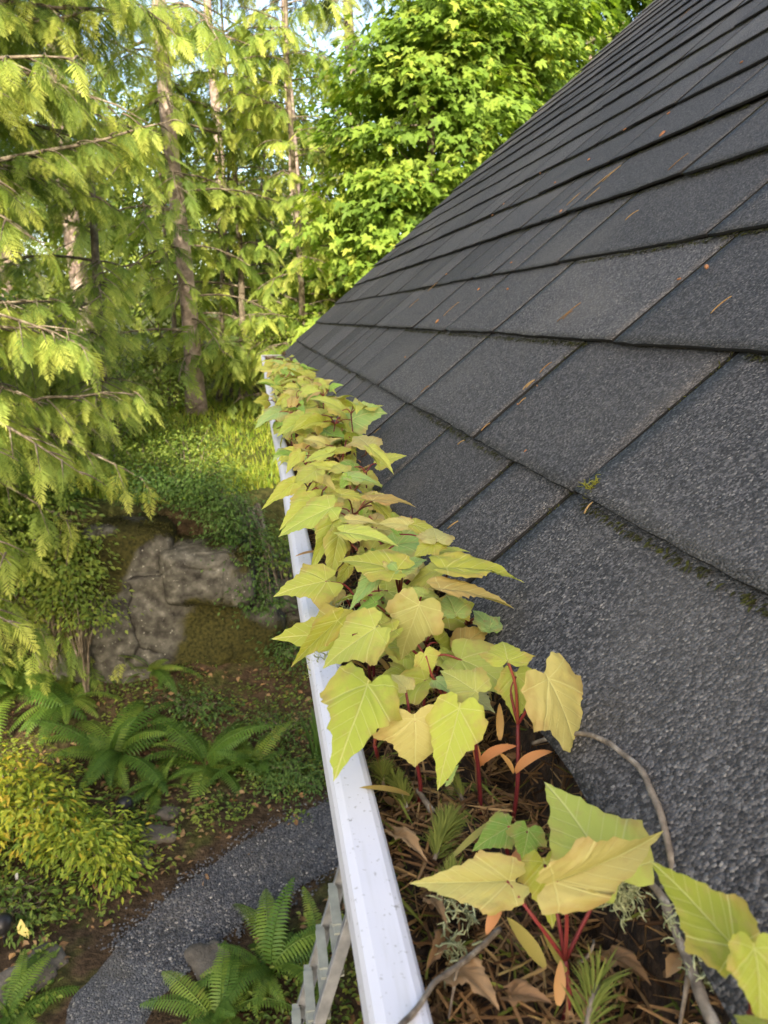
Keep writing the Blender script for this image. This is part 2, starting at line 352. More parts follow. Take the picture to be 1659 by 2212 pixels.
# ------------------------------------------------------------------ ground and path
rng = np.random.default_rng(11)
Z0 = -4.1
def H(x, y):
    x = np.asarray(x, float); y = np.asarray(y, float)
    e = 8.75 + .25 * np.sin(x * 1.3) + .12 * np.sin(x * 3.1 + 1)
    h = Z0 + 2.15 * ss(e - .25, e + .75, y) + .45 * ss(9.5, 16, y) + .055 * np.maximum(0, y - 17)
    h = h + .9 * ss(-2.6, -6, x) * ss(4, 7, y) * (1 - ss(8, 11, y)) + .5 * ss(6.8, 8.6, y) * (1 - ss(8.4, 9, y))
    P = np.stack([x, y, np.zeros_like(x)], -1)
    return h + .10 * NZ(P, .7, 3) * ss(6, 7, y) + .03 * NZ(P, 2.5, 2)
def axis(a, b, fine, lo, hi):
    v = [a]
    while v[-1] < b:
        d = max(0, lo - v[-1], v[-1] - hi); v.append(v[-1] + fine + d * .12)
    return np.array(v)
gx = axis(-160, 160, .09, -5, 3); gy = axis(-40, 220, .09, 2.5, 13)
XX, YY = np.meshgrid(gx, gy, indexing='ij'); nx, ny = XX.shape
i = np.arange(nx - 1)[:, None] * ny; j = np.arange(ny - 1)[None]
Fg = np.stack([i + j, i + j + ny, i + j + ny + 1, i + j + 1], -1).reshape(-1, 4)
o = link('ground', mesh_np('ground', np.stack([XX, YY, H(XX, YY)], -1).reshape(-1, 3), [Fg]), M_GROUND); tag(o, 'brown leaf strewn garden soil rising to a grassy bank', kind='structure')
# gravel path: left and right edges walked in world coordinates
Lp = curve([(3.0, 7.3), (1.2, 6.6), (.45, 6.22), (-.38, 5.72), (-.97, 5.14), (-1.30, 4.70), (-1.42, 4.16), (-1.5, 2.5), (-1.5, 0)], 90)
Rp = curve([(3.0, 5.9), (1.3, 5.5), (.41, 5.28), (-.09, 4.99), (-.50, 4.70), (-.74, 4.40), (-.88, 4.07), (-.95, 2.5), (-.95, 0)], 90)
t = np.linspace(0, 1, 15)[None, :, None]
PP = Lp[:, None] * (1 - t) + Rp[:, None] * t
wob = NZ(np.concatenate([PP, PP[..., :1] * 0], -1), 3.0, 3)[..., None] * .09
PP = PP + wob * (np.abs(t - .5) * 2) ** 4
pz = H(PP[..., 0], PP[..., 1]) + .016 - .02 * (np.abs(t[..., 0] - .5) * 2) ** 6
m_, k_ = PP.shape[:2]; i = np.arange(m_ - 1)[:, None] * k_; j = np.arange(k_ - 1)[None]
o = link('path', mesh_np('path', np.concatenate([PP, pz[..., None]], -1).reshape(-1, 3), [np.stack([i + j, i + j + k_, i + j + k_ + 1, i + j + 1], -1).reshape(-1, 4)]), M_GRAVEL); tag(o, 'curving blue grey gravel garden path', kind='structure')
# loose pebbles
def ico():
    p = (1 + 5 ** .5) / 2
    V = np.array([[-1, p, 0], [1, p, 0], [-1, -p, 0], [1, -p, 0], [0, -1, p], [0, 1, p], [0, -1, -p], [0, 1, -p], [p, 0, -1], [p, 0, 1], [-p, 0, -1], [-p, 0, 1]], float) / (1 + p * p) ** .5
    Fi = np.array([[0, 11, 5], [0, 5, 1], [0, 1, 7], [0, 7, 10], [0, 10, 11], [1, 5, 9], [5, 11, 4], [11, 10, 2], [10, 7, 6], [7, 1, 8], [3, 9, 4], [3, 4, 2], [3, 2, 6], [3, 6, 8], [3, 8, 9], [4, 9, 5], [2, 4, 11], [6, 2, 10], [8, 6, 7], [9, 8, 1]])
    return V, Fi
IV, IF = ico()
def rand_rot(n, r):
    q = nrm(r.normal(size=(n, 4))); w_, x, y, z = q.T
    return np.stack([np.stack([1 - 2 * (y * y + z * z), 2 * (x * y - z * w_), 2 * (x * z + y * w_)], -1), np.stack([2 * (x * y + z * w_), 1 - 2 * (x * x + z * z), 2 * (y * z - x * w_)], -1), np.stack([2 * (x * z - y * w_), 2 * (y * z + x * w_), 1 - 2 * (x * x + y * y)], -1)], 1)
mb = MB(); n = 9000
a = rng.random(n) * .62; b = np.where(rng.random(n) < .12, rng.choice([-.04, 1.04], n) + rng.normal(0, .05, n), rng.random(n))
ii = (a * (m_ - 1)).astype(int)
pp = Lp[ii] * (1 - b[:, None]) + Rp[ii] * b[:, None] + rng.normal(0, .03, (n, 2))
T = np.c_[pp, H(pp[:, 0], pp[:, 1]) + .020]; s = rng.gamma(4, .0012, n) + .0025
Rm = rand_rot(n, rng) * s[:, None, None]; Rm[:, 2] *= .65
scatter(mb, IV, [IF], Rm, T, rng.random(n))
M_PEB = plain('pebble', [(.1, (.030, .032, .037)), (.6, (.072, .076, .086)), (.92, (.14, .142, .145)), (.985, (.42, .40, .36))], 30, .8, tint=.95)
o = link('gravel', mb.mesh('gravel'), M_PEB); tag(o, 'loose grey and white pebbles on the path', kind='stuff')

# ------------------------------------------------------------------ house with roof and gutter
PITCH = R(41.8); U = np.array([math.cos(PITCH), 0, math.sin(PITCH)]); NR = np.array([-math.sin(PITCH), 0, math.cos(PITCH)])
P0 = np.array([.104, 0, .003]); YN, YF, SMAX = -1.6, 4.85, 4.4
def RP(s, y, off=0.0):
    s, y, off = np.broadcast_arrays(np.asarray(s, float), np.asarray(y, float), np.asarray(off, float))
    return P0 + s[..., None] * U + off[..., None] * NR + y[..., None] * np.array([0, 1, 0])
house = thing('house', (0.6, 1.6, Z0), 'house corner with a steep dark shingle roof and a white gutter along its eave', 'house')
joints = {0: [.13, .562, .705, .957, 1.253, 1.632], 1: [.20, .549, .833, 1.197, 1.538], 2: [.30, .748, 1.164, 1.48], 3: [.45, .80, 1.222, 1.439], 4: [.35, .70, 1.075, 1.50], 5: [.6, .95, 1.25, 1.578]}
mb = MB(); rs = np.random.default_rng(5); courses = []; cut = []
s0 = -.004; k = 0
while s0 < SMAX:
    s1 = .125 if k == 0 else s0 + .163
    courses.append(s0)
    js = list(joints.get(k, [rs.uniform(.1, .4)])); y = js[0]
    js.insert(0, YN)
    lo = js[1]
    while lo - .3 > YN: lo -= rs.uniform(.2, .36); js.insert(1, lo)
    while js[-1] < YF - .25: js.append(js[-1] + rs.choice([.14, .22, .30, .34, .38]) * rs.uniform(.85, 1.12))
    js[-1] = YF + rs.uniform(-.002, .002)
    lift_c = rs.uniform(.9, 1.25)
    for ya, yb in zip(js[:-1], js[1:]):
        g = .0034 * rs.uniform(.6, 1.3); ya2, yb2 = ya + g, yb - g
        nw = max(4, int((yb2 - ya2) / .022)) if yb > -.8 else 2; yy = np.linspace(ya2, yb2, nw + 1); vv = np.array([0, .012, .05, .10, .155, .185]); nv = len(vv)
        SS, Y2 = np.meshgrid(s0 + vv, yy, indexing='ij')
        lift = .0076 * lift_c * rs.uniform(.85, 1.2)
        off = lift * (1 - vv[:, None] / .19) + .0009 * NZ(np.stack([SS * 6, Y2 * 6, SS * 0 + k * .37], -1), 1.0, 2)
        off = off + .0022 * rs.uniform(-.6, 1) * (np.abs(Y2 - (ya + yb) / 2) / ((yb - ya) / 2)) ** 5 * np.maximum(0, 1 - vv[:, None] / .06)
        edge = .0012 * NZ(np.stack([Y2 * 60, Y2 * 0 + k, SS * 0], -1), 1.0, 2) + .002 * NZ(np.stack([Y2 * 7, Y2 * 0 + k * 3.3, SS * 0], -1), 1.0, 1)
        SS = SS + edge * np.maximum(0, 1 - vv[:, None] / .012) + rs.uniform(-.0012, .0012) * (vv[:, None] == 0)
        top = RP(SS, Y2, off).reshape(-1, 3); nn = nw + 1
        i = np.arange(nv - 1)[:, None] * nn; j = np.arange(nw)[None]
        Ft = np.stack([i + j, i + j + 1, i + j + nn + 1, i + j + nn], -1).reshape(-1, 4)[:, ::-1]
        # butt face and side faces, 4 mm deep
        bot = RP(SS[0] + .001, Y2[0], off[0] - .0045); bl = RP(SS[:, 0], Y2[:, 0], off[:, 0] - .004); br = RP(SS[:, -1], Y2[:, -1], off[:, -1] - .004)
        V = np.concatenate([top, bot, bl, br]); nb = len(top); jj = np.arange(nw)
        Fb = np.stack([jj, jj + 1, nb + jj + 1, nb + jj], -1)
        q = np.arange(nv - 1); L0 = nb + nn
        Fl = np.stack([q * nn, L0 + q, L0 + q + 1, (q + 1) * nn], -1); Fr = np.stack([q * nn + nw, (q + 1) * nn + nw, L0 + nv + q + 1, L0 + nv + q], -1)
        mb.add(V, [Ft, Fb, Fl, Fr], rs.beta(2, 2)); cut += [np.zeros(len(Ft), np.int32), np.ones(len(Fb) + len(Fl) + len(Fr), np.int32)]
    s0 = s1; k += 1
roof = link('roof', mb.mesh('roof'), M_ROOF, house); roof.data.materials.append(M_DECK)
cut = np.concatenate(cut); assert len(cut) == len(roof.data.polygons); roof.data.polygons.foreach_set('material_index', cut); roof.data.update()
roof['label'] = 'charcoal granule shingles in overlapping rows'
mb = MB()
def slab(a, b, ya, yb, th):
    A = [RP(s, y, o_) for o_ in (-.004, -.004 - th) for s in (a, b) for y in (ya, yb)]
    mb.add(np.array(A), [np.array([[0, 1, 3, 2], [4, 6, 7, 5], [0, 4, 5, 1], [2, 3, 7, 6], [0, 2, 6, 4], [1, 5, 7, 3]])])
slab(.004, SMAX + .02, YN + .004, YF - .012, .02)
rid = RP(SMAX + .02, 0.0)
link('roof_deck', mb.mesh('roof_deck', False), M_DECK, roof)
mb = MB(); A = np.array([[rid[0], 0, rid[2] - .02], [rid[0] * 2 + .3, 0, -.3]])
V = np.array([[p[0], y, p[2] - d] for d in (0, .05) for p in A for y in (YN, YF)])
mb.add(V, [np.array([[0, 1, 3, 2], [4, 6, 7, 5], [0, 4, 5, 1], [2, 3, 7, 6], [0, 2, 6, 4], [1, 5, 7, 3]])])
link('far_slope', mb.mesh('far_slope', False), M_DECK, roof)
# barge board on the far gable, fascia, soffit, walls
mb = MB()
A = [RP(s, y, o_) for o_ in (-.026, -.15) for s in (.02, SMAX) for y in (YF - .055, YF - .018)]
mb.add(np.array(A), [np.array([[0, 1, 3, 2], [4, 6, 7, 5], [0, 4, 5, 1], [2, 3, 7, 6], [0, 2, 6, 4], [1, 5, 7, 3]])])
link('barge_board', mb.mesh('barge_board', False), M_TRIM, house)
mb = MB(); box(mb, (.135, (YN + YF - .06) / 2, -.10), (.02, YF - YN - .07, .17)); link('fascia', mb.mesh('fascia', False), M_TRIM, house)
mb = MB(); box(mb, (.335, (YN + YF - .06) / 2, -.175), (.376, YF - YN - .08, .012)); link('soffit', mb.mesh('soffit', False), M_TRIM, house)
mb = MB(); zt = -.182
for q in range(22):          # lap siding on the eave wall, boards leaning out at the foot
    z1 = zt - q * .18; z0_ = z1 - .18
    V = np.array([[.525, y, z1] for y in (YN, YF - .3)] + [[.505, y, z0_] for y in (YN, YF - .3)] + [[.53, y, z0_] for y in (YN, YF - .3)])
    mb.add(V, [np.array([[0, 1, 3, 2], [2, 3, 5, 4]])], rs.random())
box(mb, (3.2, YF - .32, -2.13), (5.34, .04, 3.92)); box(mb, (3.2, YN + .02, -2.13), (5.34, .04, 3.92))
link('wall', mb.mesh('wall', False), M_WALL, house)
# gable triangle
mb = MB(); V = np.array([[.53, y, -.16] for y in (YF - .34, YF - .30)] + [[rid[0], y, rid[2] - .06] for y in (YF - .34, YF - .30)] + [[2 * rid[0], y, -.16] for y in (YF - .34, YF - .30)])
mb.add(V, [np.array([[0, 2, 4], [5, 3, 1]]), np.array([[0, 1, 3, 2], [2, 3, 5, 4]])]); link('gable', mb.mesh('gable', False), M_WALL, house)
mb = MB(); box(mb, (.468, 3.30, -2.2), (.060, .082, 3.9), bev=.012); box(mb, (.468, 3.30, -1.9), (.066, .09, .03)); link('downspout', mb.mesh('downspout', False), plain('beige downspout paint', [(.3, (.40, .35, .26)), (.7, (.48, .43, .33))], 8, .5), house)
# gutter: folded profile extruded along the eave, gently uneven
prof = np.array([(-.0185, -.085), (-.0045, -.092), (.020, -.110), (.118, -.110), (.118, -.012)])
outer = [(-.0005, -.011), (-.0005, -.0035), (-.002, -.0012), (-.0045, 0.), (-.016, 0.), (-.0195, -.0012), (-.021, -.0045), (-.021, -.022), (-.0195, -.027), (-.0165, -.045), (-.011, -.062), (-.003, -.078), (.004, -.092), (.012, -.105), (.022, -.112), (.118, -.112), (.1235, -.108), (.1235, -.012)]
inner = [(.1215, -.012), (.1215, -.106), (.118, -.110), (.022, -.110), (.0135, -.1035), (.006, -.091), (-.001, -.077), (-.009, -.0613), (-.0145, -.0445), (-.0175, -.0268), (-.019, -.022), (-.019, -.0045), (-.0185, -.0028), (-.016, -.002), (-.0045, -.002), (-.0032, -.0028), (-.0025, -.004), (-.0025, -.011)]
pr = np.array(outer + inner); ys = np.linspace(YN, YF - .004, 130); npf = len(pr)
GX = .0016 * np.sin(ys * 2.1) + .0012 * np.sin(ys * 5.3 + 1); GZ = .0014 * np.sin(ys * 1.7 + 2) + .0008 * np.sin(ys * 7.1)
def gshift(y): return .0016 * np.sin(y * 2.1) + .0012 * np.sin(y * 5.3 + 1), .0014 * np.sin(y * 1.7 + 2) + .0008 * np.sin(y * 7.1)
V = np.stack([pr[None, :, 0] + GX[:, None] * (pr[None, :, 0] < .1), np.repeat(ys[:, None], npf, 1), pr[None, :, 1] + GZ[:, None] * (pr[None, :, 0] < .1)], -1)
i = np.arange(len(ys) - 1)[:, None] * npf; j = np.arange(npf)[None]; k2 = (j + 1) % npf
mb = MB(); mb.add(V.reshape(-1, 3), [np.stack([i + j, i + k2, i + npf + k2, i + npf + j], -1).reshape(-1, 4)])
gutter = link('gutter', mb.mesh('gutter', False), M_GUT, house); gutter['label'] = 'white painted metal gutter with a flat front lip'
mb = MB(); ring = [(-.021, .003), (.1235, .003)] + outer[::-1][:11]
ring = np.array([(.1235, .004), (-.0225, .004), (-.0225, -.022), (-.018, -.045), (-.0045, -.078), (.011, -.105), (.022, -.1135), (.1235, -.1135)])
kk = len(ring); V = np.concatenate([np.c_[ring[:, 0], np.full(kk, YF - .003), ring[:, 1]], np.c_[ring[:, 0], np.full(kk, YF + .006), ring[:, 1]]])
j = np.arange(kk); mb.add(V, [np.arange(kk)[None], (np.arange(kk) + kk)[None, ::-1], np.stack([j, (j + 1) % kk, (j + 1) % kk + kk, j + kk], -1)[:, ::-1]])
box(mb, (.05, YF - .010, .0055), (.146, .020, .003)); link('end_cap', mb.mesh('end_cap', False), M_GUT, gutter)
for yy in (1.02, 2.6):
    mb = MB(); box(mb, (.052, yy, -.0065), (.138, .016, .0022)); link('hanger_strap', mb.mesh('hanger_strap', False), M_GUT, gutter)

mb = MB(); box(mb, (.1185, (YN + YF - .05) / 2, -.052), (.004, YF - YN - .08, .105)); link('shade_strip', mb.mesh('shade_strip', False), M_DECK, house)  # added dark strip: stands in for shade and dirt on the gutter back
# ------------------------------------------------------------------ ladder leaning on the house
d_lad = np.array([.29, 0, 1.0]); n_lad = np.cross([0, 1, 0], d_lad); n_lad /= np.linalg.norm(n_lad); d_lad /= np.linalg.norm(d_lad)
foot = np.array([.285, 3.5, -3.10]) - d_lad * (1.0 / d_lad[2])
lad = thing('ladder', tuple(foot + np.array([0, .2, 0])), 'aluminium ladder leaning on the house below the white gutter', 'ladder')
rotL = np.stack([n_lad, [0, 1, 0], d_lad], -1); Llen = 3.05
for yy in (3.50, 3.90):
    mb = MB(); c = foot + d_lad * Llen / 2; c[1] = yy; box(mb, c, (.072, .026, Llen), rotL, bev=.005)
    fl = c + n_lad * 0; box(mb, c + n_lad * .033 + np.array([0, .010 if yy < 3.7 else -.010, 0]), (.006, .034, Llen - .01), rotL); box(mb, c - n_lad * .033 + np.array([0, .010 if yy < 3.7 else -.010, 0]), (.006, .034, Llen - .012), rotL)
    rail = link('rail', mb.mesh('rail', False), M_ALU, lad)
    mb = MB(); c = foot + d_lad * .04; c[1] = yy; box(mb, c, (.09, .045, .09), rotL, bev=.012); link('rubber_foot', mb.mesh('rubber_foot', False), M_BLACK, rail)
    mb = MB(); c = foot + d_lad * 1.30; c[1] = yy - .0145 * (1 if yy < 3.7 else -1); box(mb, c + n_lad * .012, (.052, .004, .035), rotL); link('rail_clip', mb.mesh('rail_clip', False), M_BLACK, rail)
for q in range(10):
    mb = MB(); c = foot + d_lad * (.20 + q * .295); c[1] = 3.7; hor = np.array([1., 0, 0])
    for dx, wd_ in ((-.048, .056), (.036, .058)):          # channel rung: two treads with a slot, ends rounded down into the rails
        for yo, hl, dzz in ((0, .28, 0), (-.165, .06, -.008), (.165, .06, -.008)):
            box(mb, c + np.array([dx, yo, dzz]), (.014 if dzz else .0155, wd_ * (1 if not dzz else .8), hl), np.stack([[0, 0, 1.], [1., 0, 0], [0, 1., 0]], -1), bev=.002)
        box(mb, c + np.array([dx + wd_ * .42, 0, -.018]), (.004, .034, .34), np.stack([hor, [0, 0, 1.], [0, 1., 0]], -1))
    link('rung', mb.mesh('rung', False), M_RUNG, lad)

# ------------------------------------------------------------------ rock outcrop
def blob(c, rad, seed, nu=70, nv=50, amp=.26, flat=.6, f=1.2, ridge=.30):
    """a boulder with flattened facets: a noise-displaced superellipsoid"""
    u = np.linspace(0, 2 * np.pi, nu, endpoint=False); v = np.linspace(-np.pi / 2, np.pi / 2, nv)
    uu, vv_ = np.meshgrid(u, v, indexing='ij'); sg = lambda x, e: np.sign(x) * np.abs(x) ** e
    P = np.stack([sg(np.cos(vv_), flat) * sg(np.cos(uu), flat), sg(np.cos(vv_), flat) * sg(np.sin(uu), flat), sg(np.sin(vv_), flat)], -1)
    Q = P * rad + seed * 3.7; d = 1 + amp * NZ(Q, f, 2) + ridge * (1 - 2 * np.abs(NZ(Q + 9, f * 2.3, 2))) * .5 + .010 * NZ(Q, f * 6, 2)
    P = P * d[..., None] * rad + np.asarray(c)
    i = np.arange(nu)[:, None]; j = np.arange(nv - 1)[None]; i2 = (i + 1) % nu
    return P.reshape(-1, 3), np.stack([i * nv + j, i2 * nv + j, i2 * nv + j + 1, i * nv + j + 1], -1).reshape(-1, 4)
rock = thing('rock_outcrop', (-.9, 8.6, Z0), 'mossy grey rock face with a dark slanting crack behind the ferns', 'rock')
ROCKV = []
def rock_part(name, pieces, label=None):
    mb = MB()
    for c, rad, sd, kw in pieces:
        V, Fq = blob(c, rad, sd, **kw); mb.add(V, [Fq], np.clip(.5 + .5 * NZ(V, 1.7, 3), 0, 1))
    o = link(name, mb.mesh(name), M_ROCK, rock); ROCKV.append((np.concatenate(mb.V), o))
    if label: o['label'] = label
rock_part('rock_base', [((-1.15, 8.95, -3.35), (1.25, .75, 1.0), 1.3, {'nu': 110, 'nv': 80, 'flat': .42, 'amp': .16, 'ridge': .14})], 'lower rock with brown moss')
rock_part('rock_slab', [((-.72, 8.62, -2.55), (.50, .55, .34), 2.1, {'flat': .34, 'amp': .09, 'ridge': .08})], 'bare grey overhanging slab')
rock_part('rock_shoulder', [((-1.52, 8.85, -2.40), (.50, .55, .42), 4.4, {'flat': .42, 'amp': .14, 'ridge': .10})])
rock_part('rock_foot', [((.05, 9.1, -3.35), (.75, .6, .75), 5.2, {})], 'mossy dark foot of the rock')

# ------------------------------------------------------------------ plant templates
def blade_faces(segs): return [np.array([[2 * i, 2 * i + 1, 2 * i + 3, 2 * i + 2] for i in range(segs)])]
def tmpl(parts):
    V = []; Q = []; T = []; n = 0
    for v, f in parts:
        v = np.asarray(v, float)
        for a in f: (Q if len(a) == 4 else T).append([x + n for x in a])
        V.append(v); n += len(v)
    return np.concatenate(V), [np.array(x) for x in (Q, T) if x]
def leaf_simple(wd=.27, fold=.10, droop=.18):
    v = [(0, 0, 0), (-wd * .8, .28, fold), (0, .3, 0), (wd * .8, .28, fold), (-wd, .55, fold - droop * .25), (0, .6, -droop * .3), (wd, .55, fold - droop * .25), (0, 1, -droop)]
    return tmpl([(v, [(0, 2, 1), (0, 3, 2), (1, 2, 5, 4), (2, 3, 6, 5), (4, 5, 7), (5, 6, 7)])])
def leaf_maple():
    ang = [-150, -118, -95, -62, -48, -30, -14, 0, 14, 30, 48, 62, 95, 118, 150]; rad = [.30, .52, .34, .70, .52, .40, .72, 1.0, .72, .40, .52, .70, .34, .52, .30]
    pts = []; 
    for a, r in zip(ang, rad):
        x, y = r * math.sin(R(a)), r * math.cos(R(a)); pts.append((x, y + .12, .06 * abs(x) - .30 * max(0, r - .35) ** 1.4))
    v = [(0, 0.05, 0)] + pts; n = len(pts)
    return tmpl([(v, [(0, i + 1, i) for i in range(1, n)])])
def spray(pairs, fine, lw=.38, ang=50, w=.030):
    parts = []; rach = []
    zz = lambda y: -.22 * y * y
    ts = np.linspace(0, 1, 6)
    v = [(sgn * .010 * (1.1 - t), t, zz(t)) for t in ts for sgn in (-1, 1)]; parts.append((v, [(2 * i, 2 * i + 1, 2 * i + 3, 2 * i + 2) for i in range(5)]))
    rr = np.random.default_rng(pairs * 7 + fine)
    for k in range(pairs * 2 + 1):
        if k == pairs * 2: t, sg, a, l = .92, 1, 0, .22
        else:
            t = .06 + .88 * (k / (pairs * 2)) ** .95; sg = 1 if k % 2 else -1
            a = R(ang + rr.uniform(-9, 9)); l = (lw * (1 - t) ** .75 + .07) * rr.uniform(.8, 1.15)
        d = np.array([sg * math.sin(a), math.cos(a), 0]); pn = np.array([-d[1], d[0], 0]); p = np.array([0, t, zz(t)])
        def at(u, off): 
            q = p + d * u * l + pn * off; q[2] -= .28 * (u * l) ** 1.5 + .03 * u; return q
        if fine:
            parts.append(([at(0, 0), at(.5, w * .5), at(1, 0), at(.5, -w * .5)], [(0, 3, 2, 1)]))
            m = max(3, int(l * 16))
            for q in range(m):
                u = .12 + .8 * q / m; e = .105 * (1 - .75 * u) + .016; 
                for s2 in (-1, 1):
                    b = at(u, 0); tip = at(min(1, u + e / l * .85), s2 * e * .72); b2 = at(min(1, u + w * .80 / l), s2 * w * .16)
                    md = (b + tip) / 2 + pn * s2 * -.010 + d * .012
                    parts.append(([b, b2, tip, md + np.array([0, 0, -.004])], [(0, 1, 2, 3)]))
        else:
            parts.append(([at(0, -w * .35), at(.45, -w), at(1, 0), at(.45, w), at(0, w * .35)], [(0, 1, 3, 4), (1, 2, 3)]))
    return tmpl(parts)
SP_FINE = [spray(10, True), spray(8, True, .44, 44), spray(12, False, .38, 46, .024)]
SP_MID = [spray(12, False, .36, 46, .026), spray(10, False, .42, 50, .032)]
LF_S = leaf_simple(); LF_N = leaf_simple(.17, .06, .25); LF_M = leaf_maple()

def spread_sprays(mb, base, dirs, sizes, tmpls, tints, r, up=(0, 0, 1), tip_tint=.50, sx=1.0):
    base, dirs = np.asarray(base), nrm(np.asarray(dirs)); n = len(base)
    upv = np.asarray(up) + r.normal(0, .28, (n, 3)); which = r.integers(0, len(tmpls), n)
    for q, (TV, TF) in enumerate(tmpls):
        k = which == q
        if k.any(): scatter(mb, TV, TF, frames(dirs[k], upv[k], sizes[k], sx), base[k], tints[k], tip_tint * (TV[:, 1] - .5))  # spray tips are paler young growth

def conifer(name, label, x, y, zb, ztop, rad, limbs, mat, tmpls, seed, spray_len=(.26, .46), hang=.75, group=None, lean=(0, 0), step=.16, twig_step=.17, bark=None, tint=(.25, .8), limbr=.030):
    """limbs: list of (height, azimuth deg, length, rise, droop). Trunk, limbs and needle sprays are three parts."""
    r = np.random.default_rng(seed); root = thing(name, (x, y, zb), label, 'conifer', group)
    hz = np.linspace(zb, ztop, 26); f = (hz - zb) / (ztop - zb)
    tp = np.stack([x + lean[0] * (hz - zb) + .06 * np.sin(hz * .7 + seed), y + lean[1] * (hz - zb), hz], -1)
    mb = MB(); tube(mb, tp, rad * (1 - f) ** .8 + .012 + rad * .45 * np.exp(-(hz - zb) * 2.2), 14)
    link('trunk', mb.mesh('trunk'), bark or M_BARK, root)
    lm = MB(); B, D, S = [], [], []
    for (h, az, L, rise, droop) in limbs:
        a = R(az); hd = np.array([math.cos(a), math.sin(a), 0]); b0 = np.array([np.interp(h, hz, tp[:, 0]), np.interp(h, hz, tp[:, 1]), h])
        side = np.array([-hd[1], hd[0], 0]); cv = r.uniform(-.12, .12)
        def lp(t): return b0 + hd * L * t + side * cv * L * t * t + np.array([0, 0, L * (rise * t - droop * t * t)]) 
        ts = np.linspace(0, 1, 14); P = np.array([lp(t) for t in ts]) + .012 * L * r.normal(0, .35, (14, 3)) * ts[:, None]
        r0 = limbr * (L / 3) ** .8
        tube(lm, P, r0 * (1 - ts) ** .7 + .003, 6, r.random())
        t = r.uniform(.10, .2); sg = 1
        while t < 1.0:
            p = lp(t); tg = nrm(lp(min(1, t + .03)) - lp(t - .03)); l2 = (.34 * L * (1 - t) + .22) * r.uniform(.6, 1.2); l2 = min(l2, 1.3)
            d2 = nrm(tg * r.uniform(.5, 1.0) + sg * side * r.uniform(.7, 1.2) + np.array([0, 0, r.uniform(-.25, .12)]))
            q = np.linspace(0, 1, 6)[:, None]; TP = p + d2 * l2 * q + np.array([0, 0, -1]) * (.30 * l2 * q ** 2)
            tube(lm, TP, .0085 * (1 - q[:, 0]) + .0022, 4, r.random(), False)
            ns = max(2, int(l2 / step))
            for e in range(ns + 1):
                u = (e + r.uniform(.1, .6)) / (ns + .6); u = min(1, u); bp = p + d2 * l2 * u + np.array([0, 0, -.30 * l2 * u * u])
                s3 = 1 if e % 2 else -1; c2 = np.cross(d2, [0, 0, 1]) * s3
                dd = d2 * r.uniform(.5, 1.0) + c2 * r.uniform(.2, .8) * (u < .97) + np.array([0, 0, -hang * r.uniform(.4, 1.3)])
                B.append(bp); D.append(dd); S.append(r.uniform(*spray_len) * (.7 + .5 * (1 - u * .3)))
            t += twig_step / L * r.uniform(.7, 1.3); sg = -sg
    link('branches', lm.mesh('branches'), M_LIMB, root)
    mb = MB(); n = len(B); B = np.array(B)
    tn = np.clip(r.uniform(*tint, n) + .22 * NZ(B, .9, 2), 0, 1)
    spread_sprays(mb, B, np.array(D), np.array(S), tmpls, tn, r)
    link('crown', mb.mesh('crown', False), mat, root)
    return root

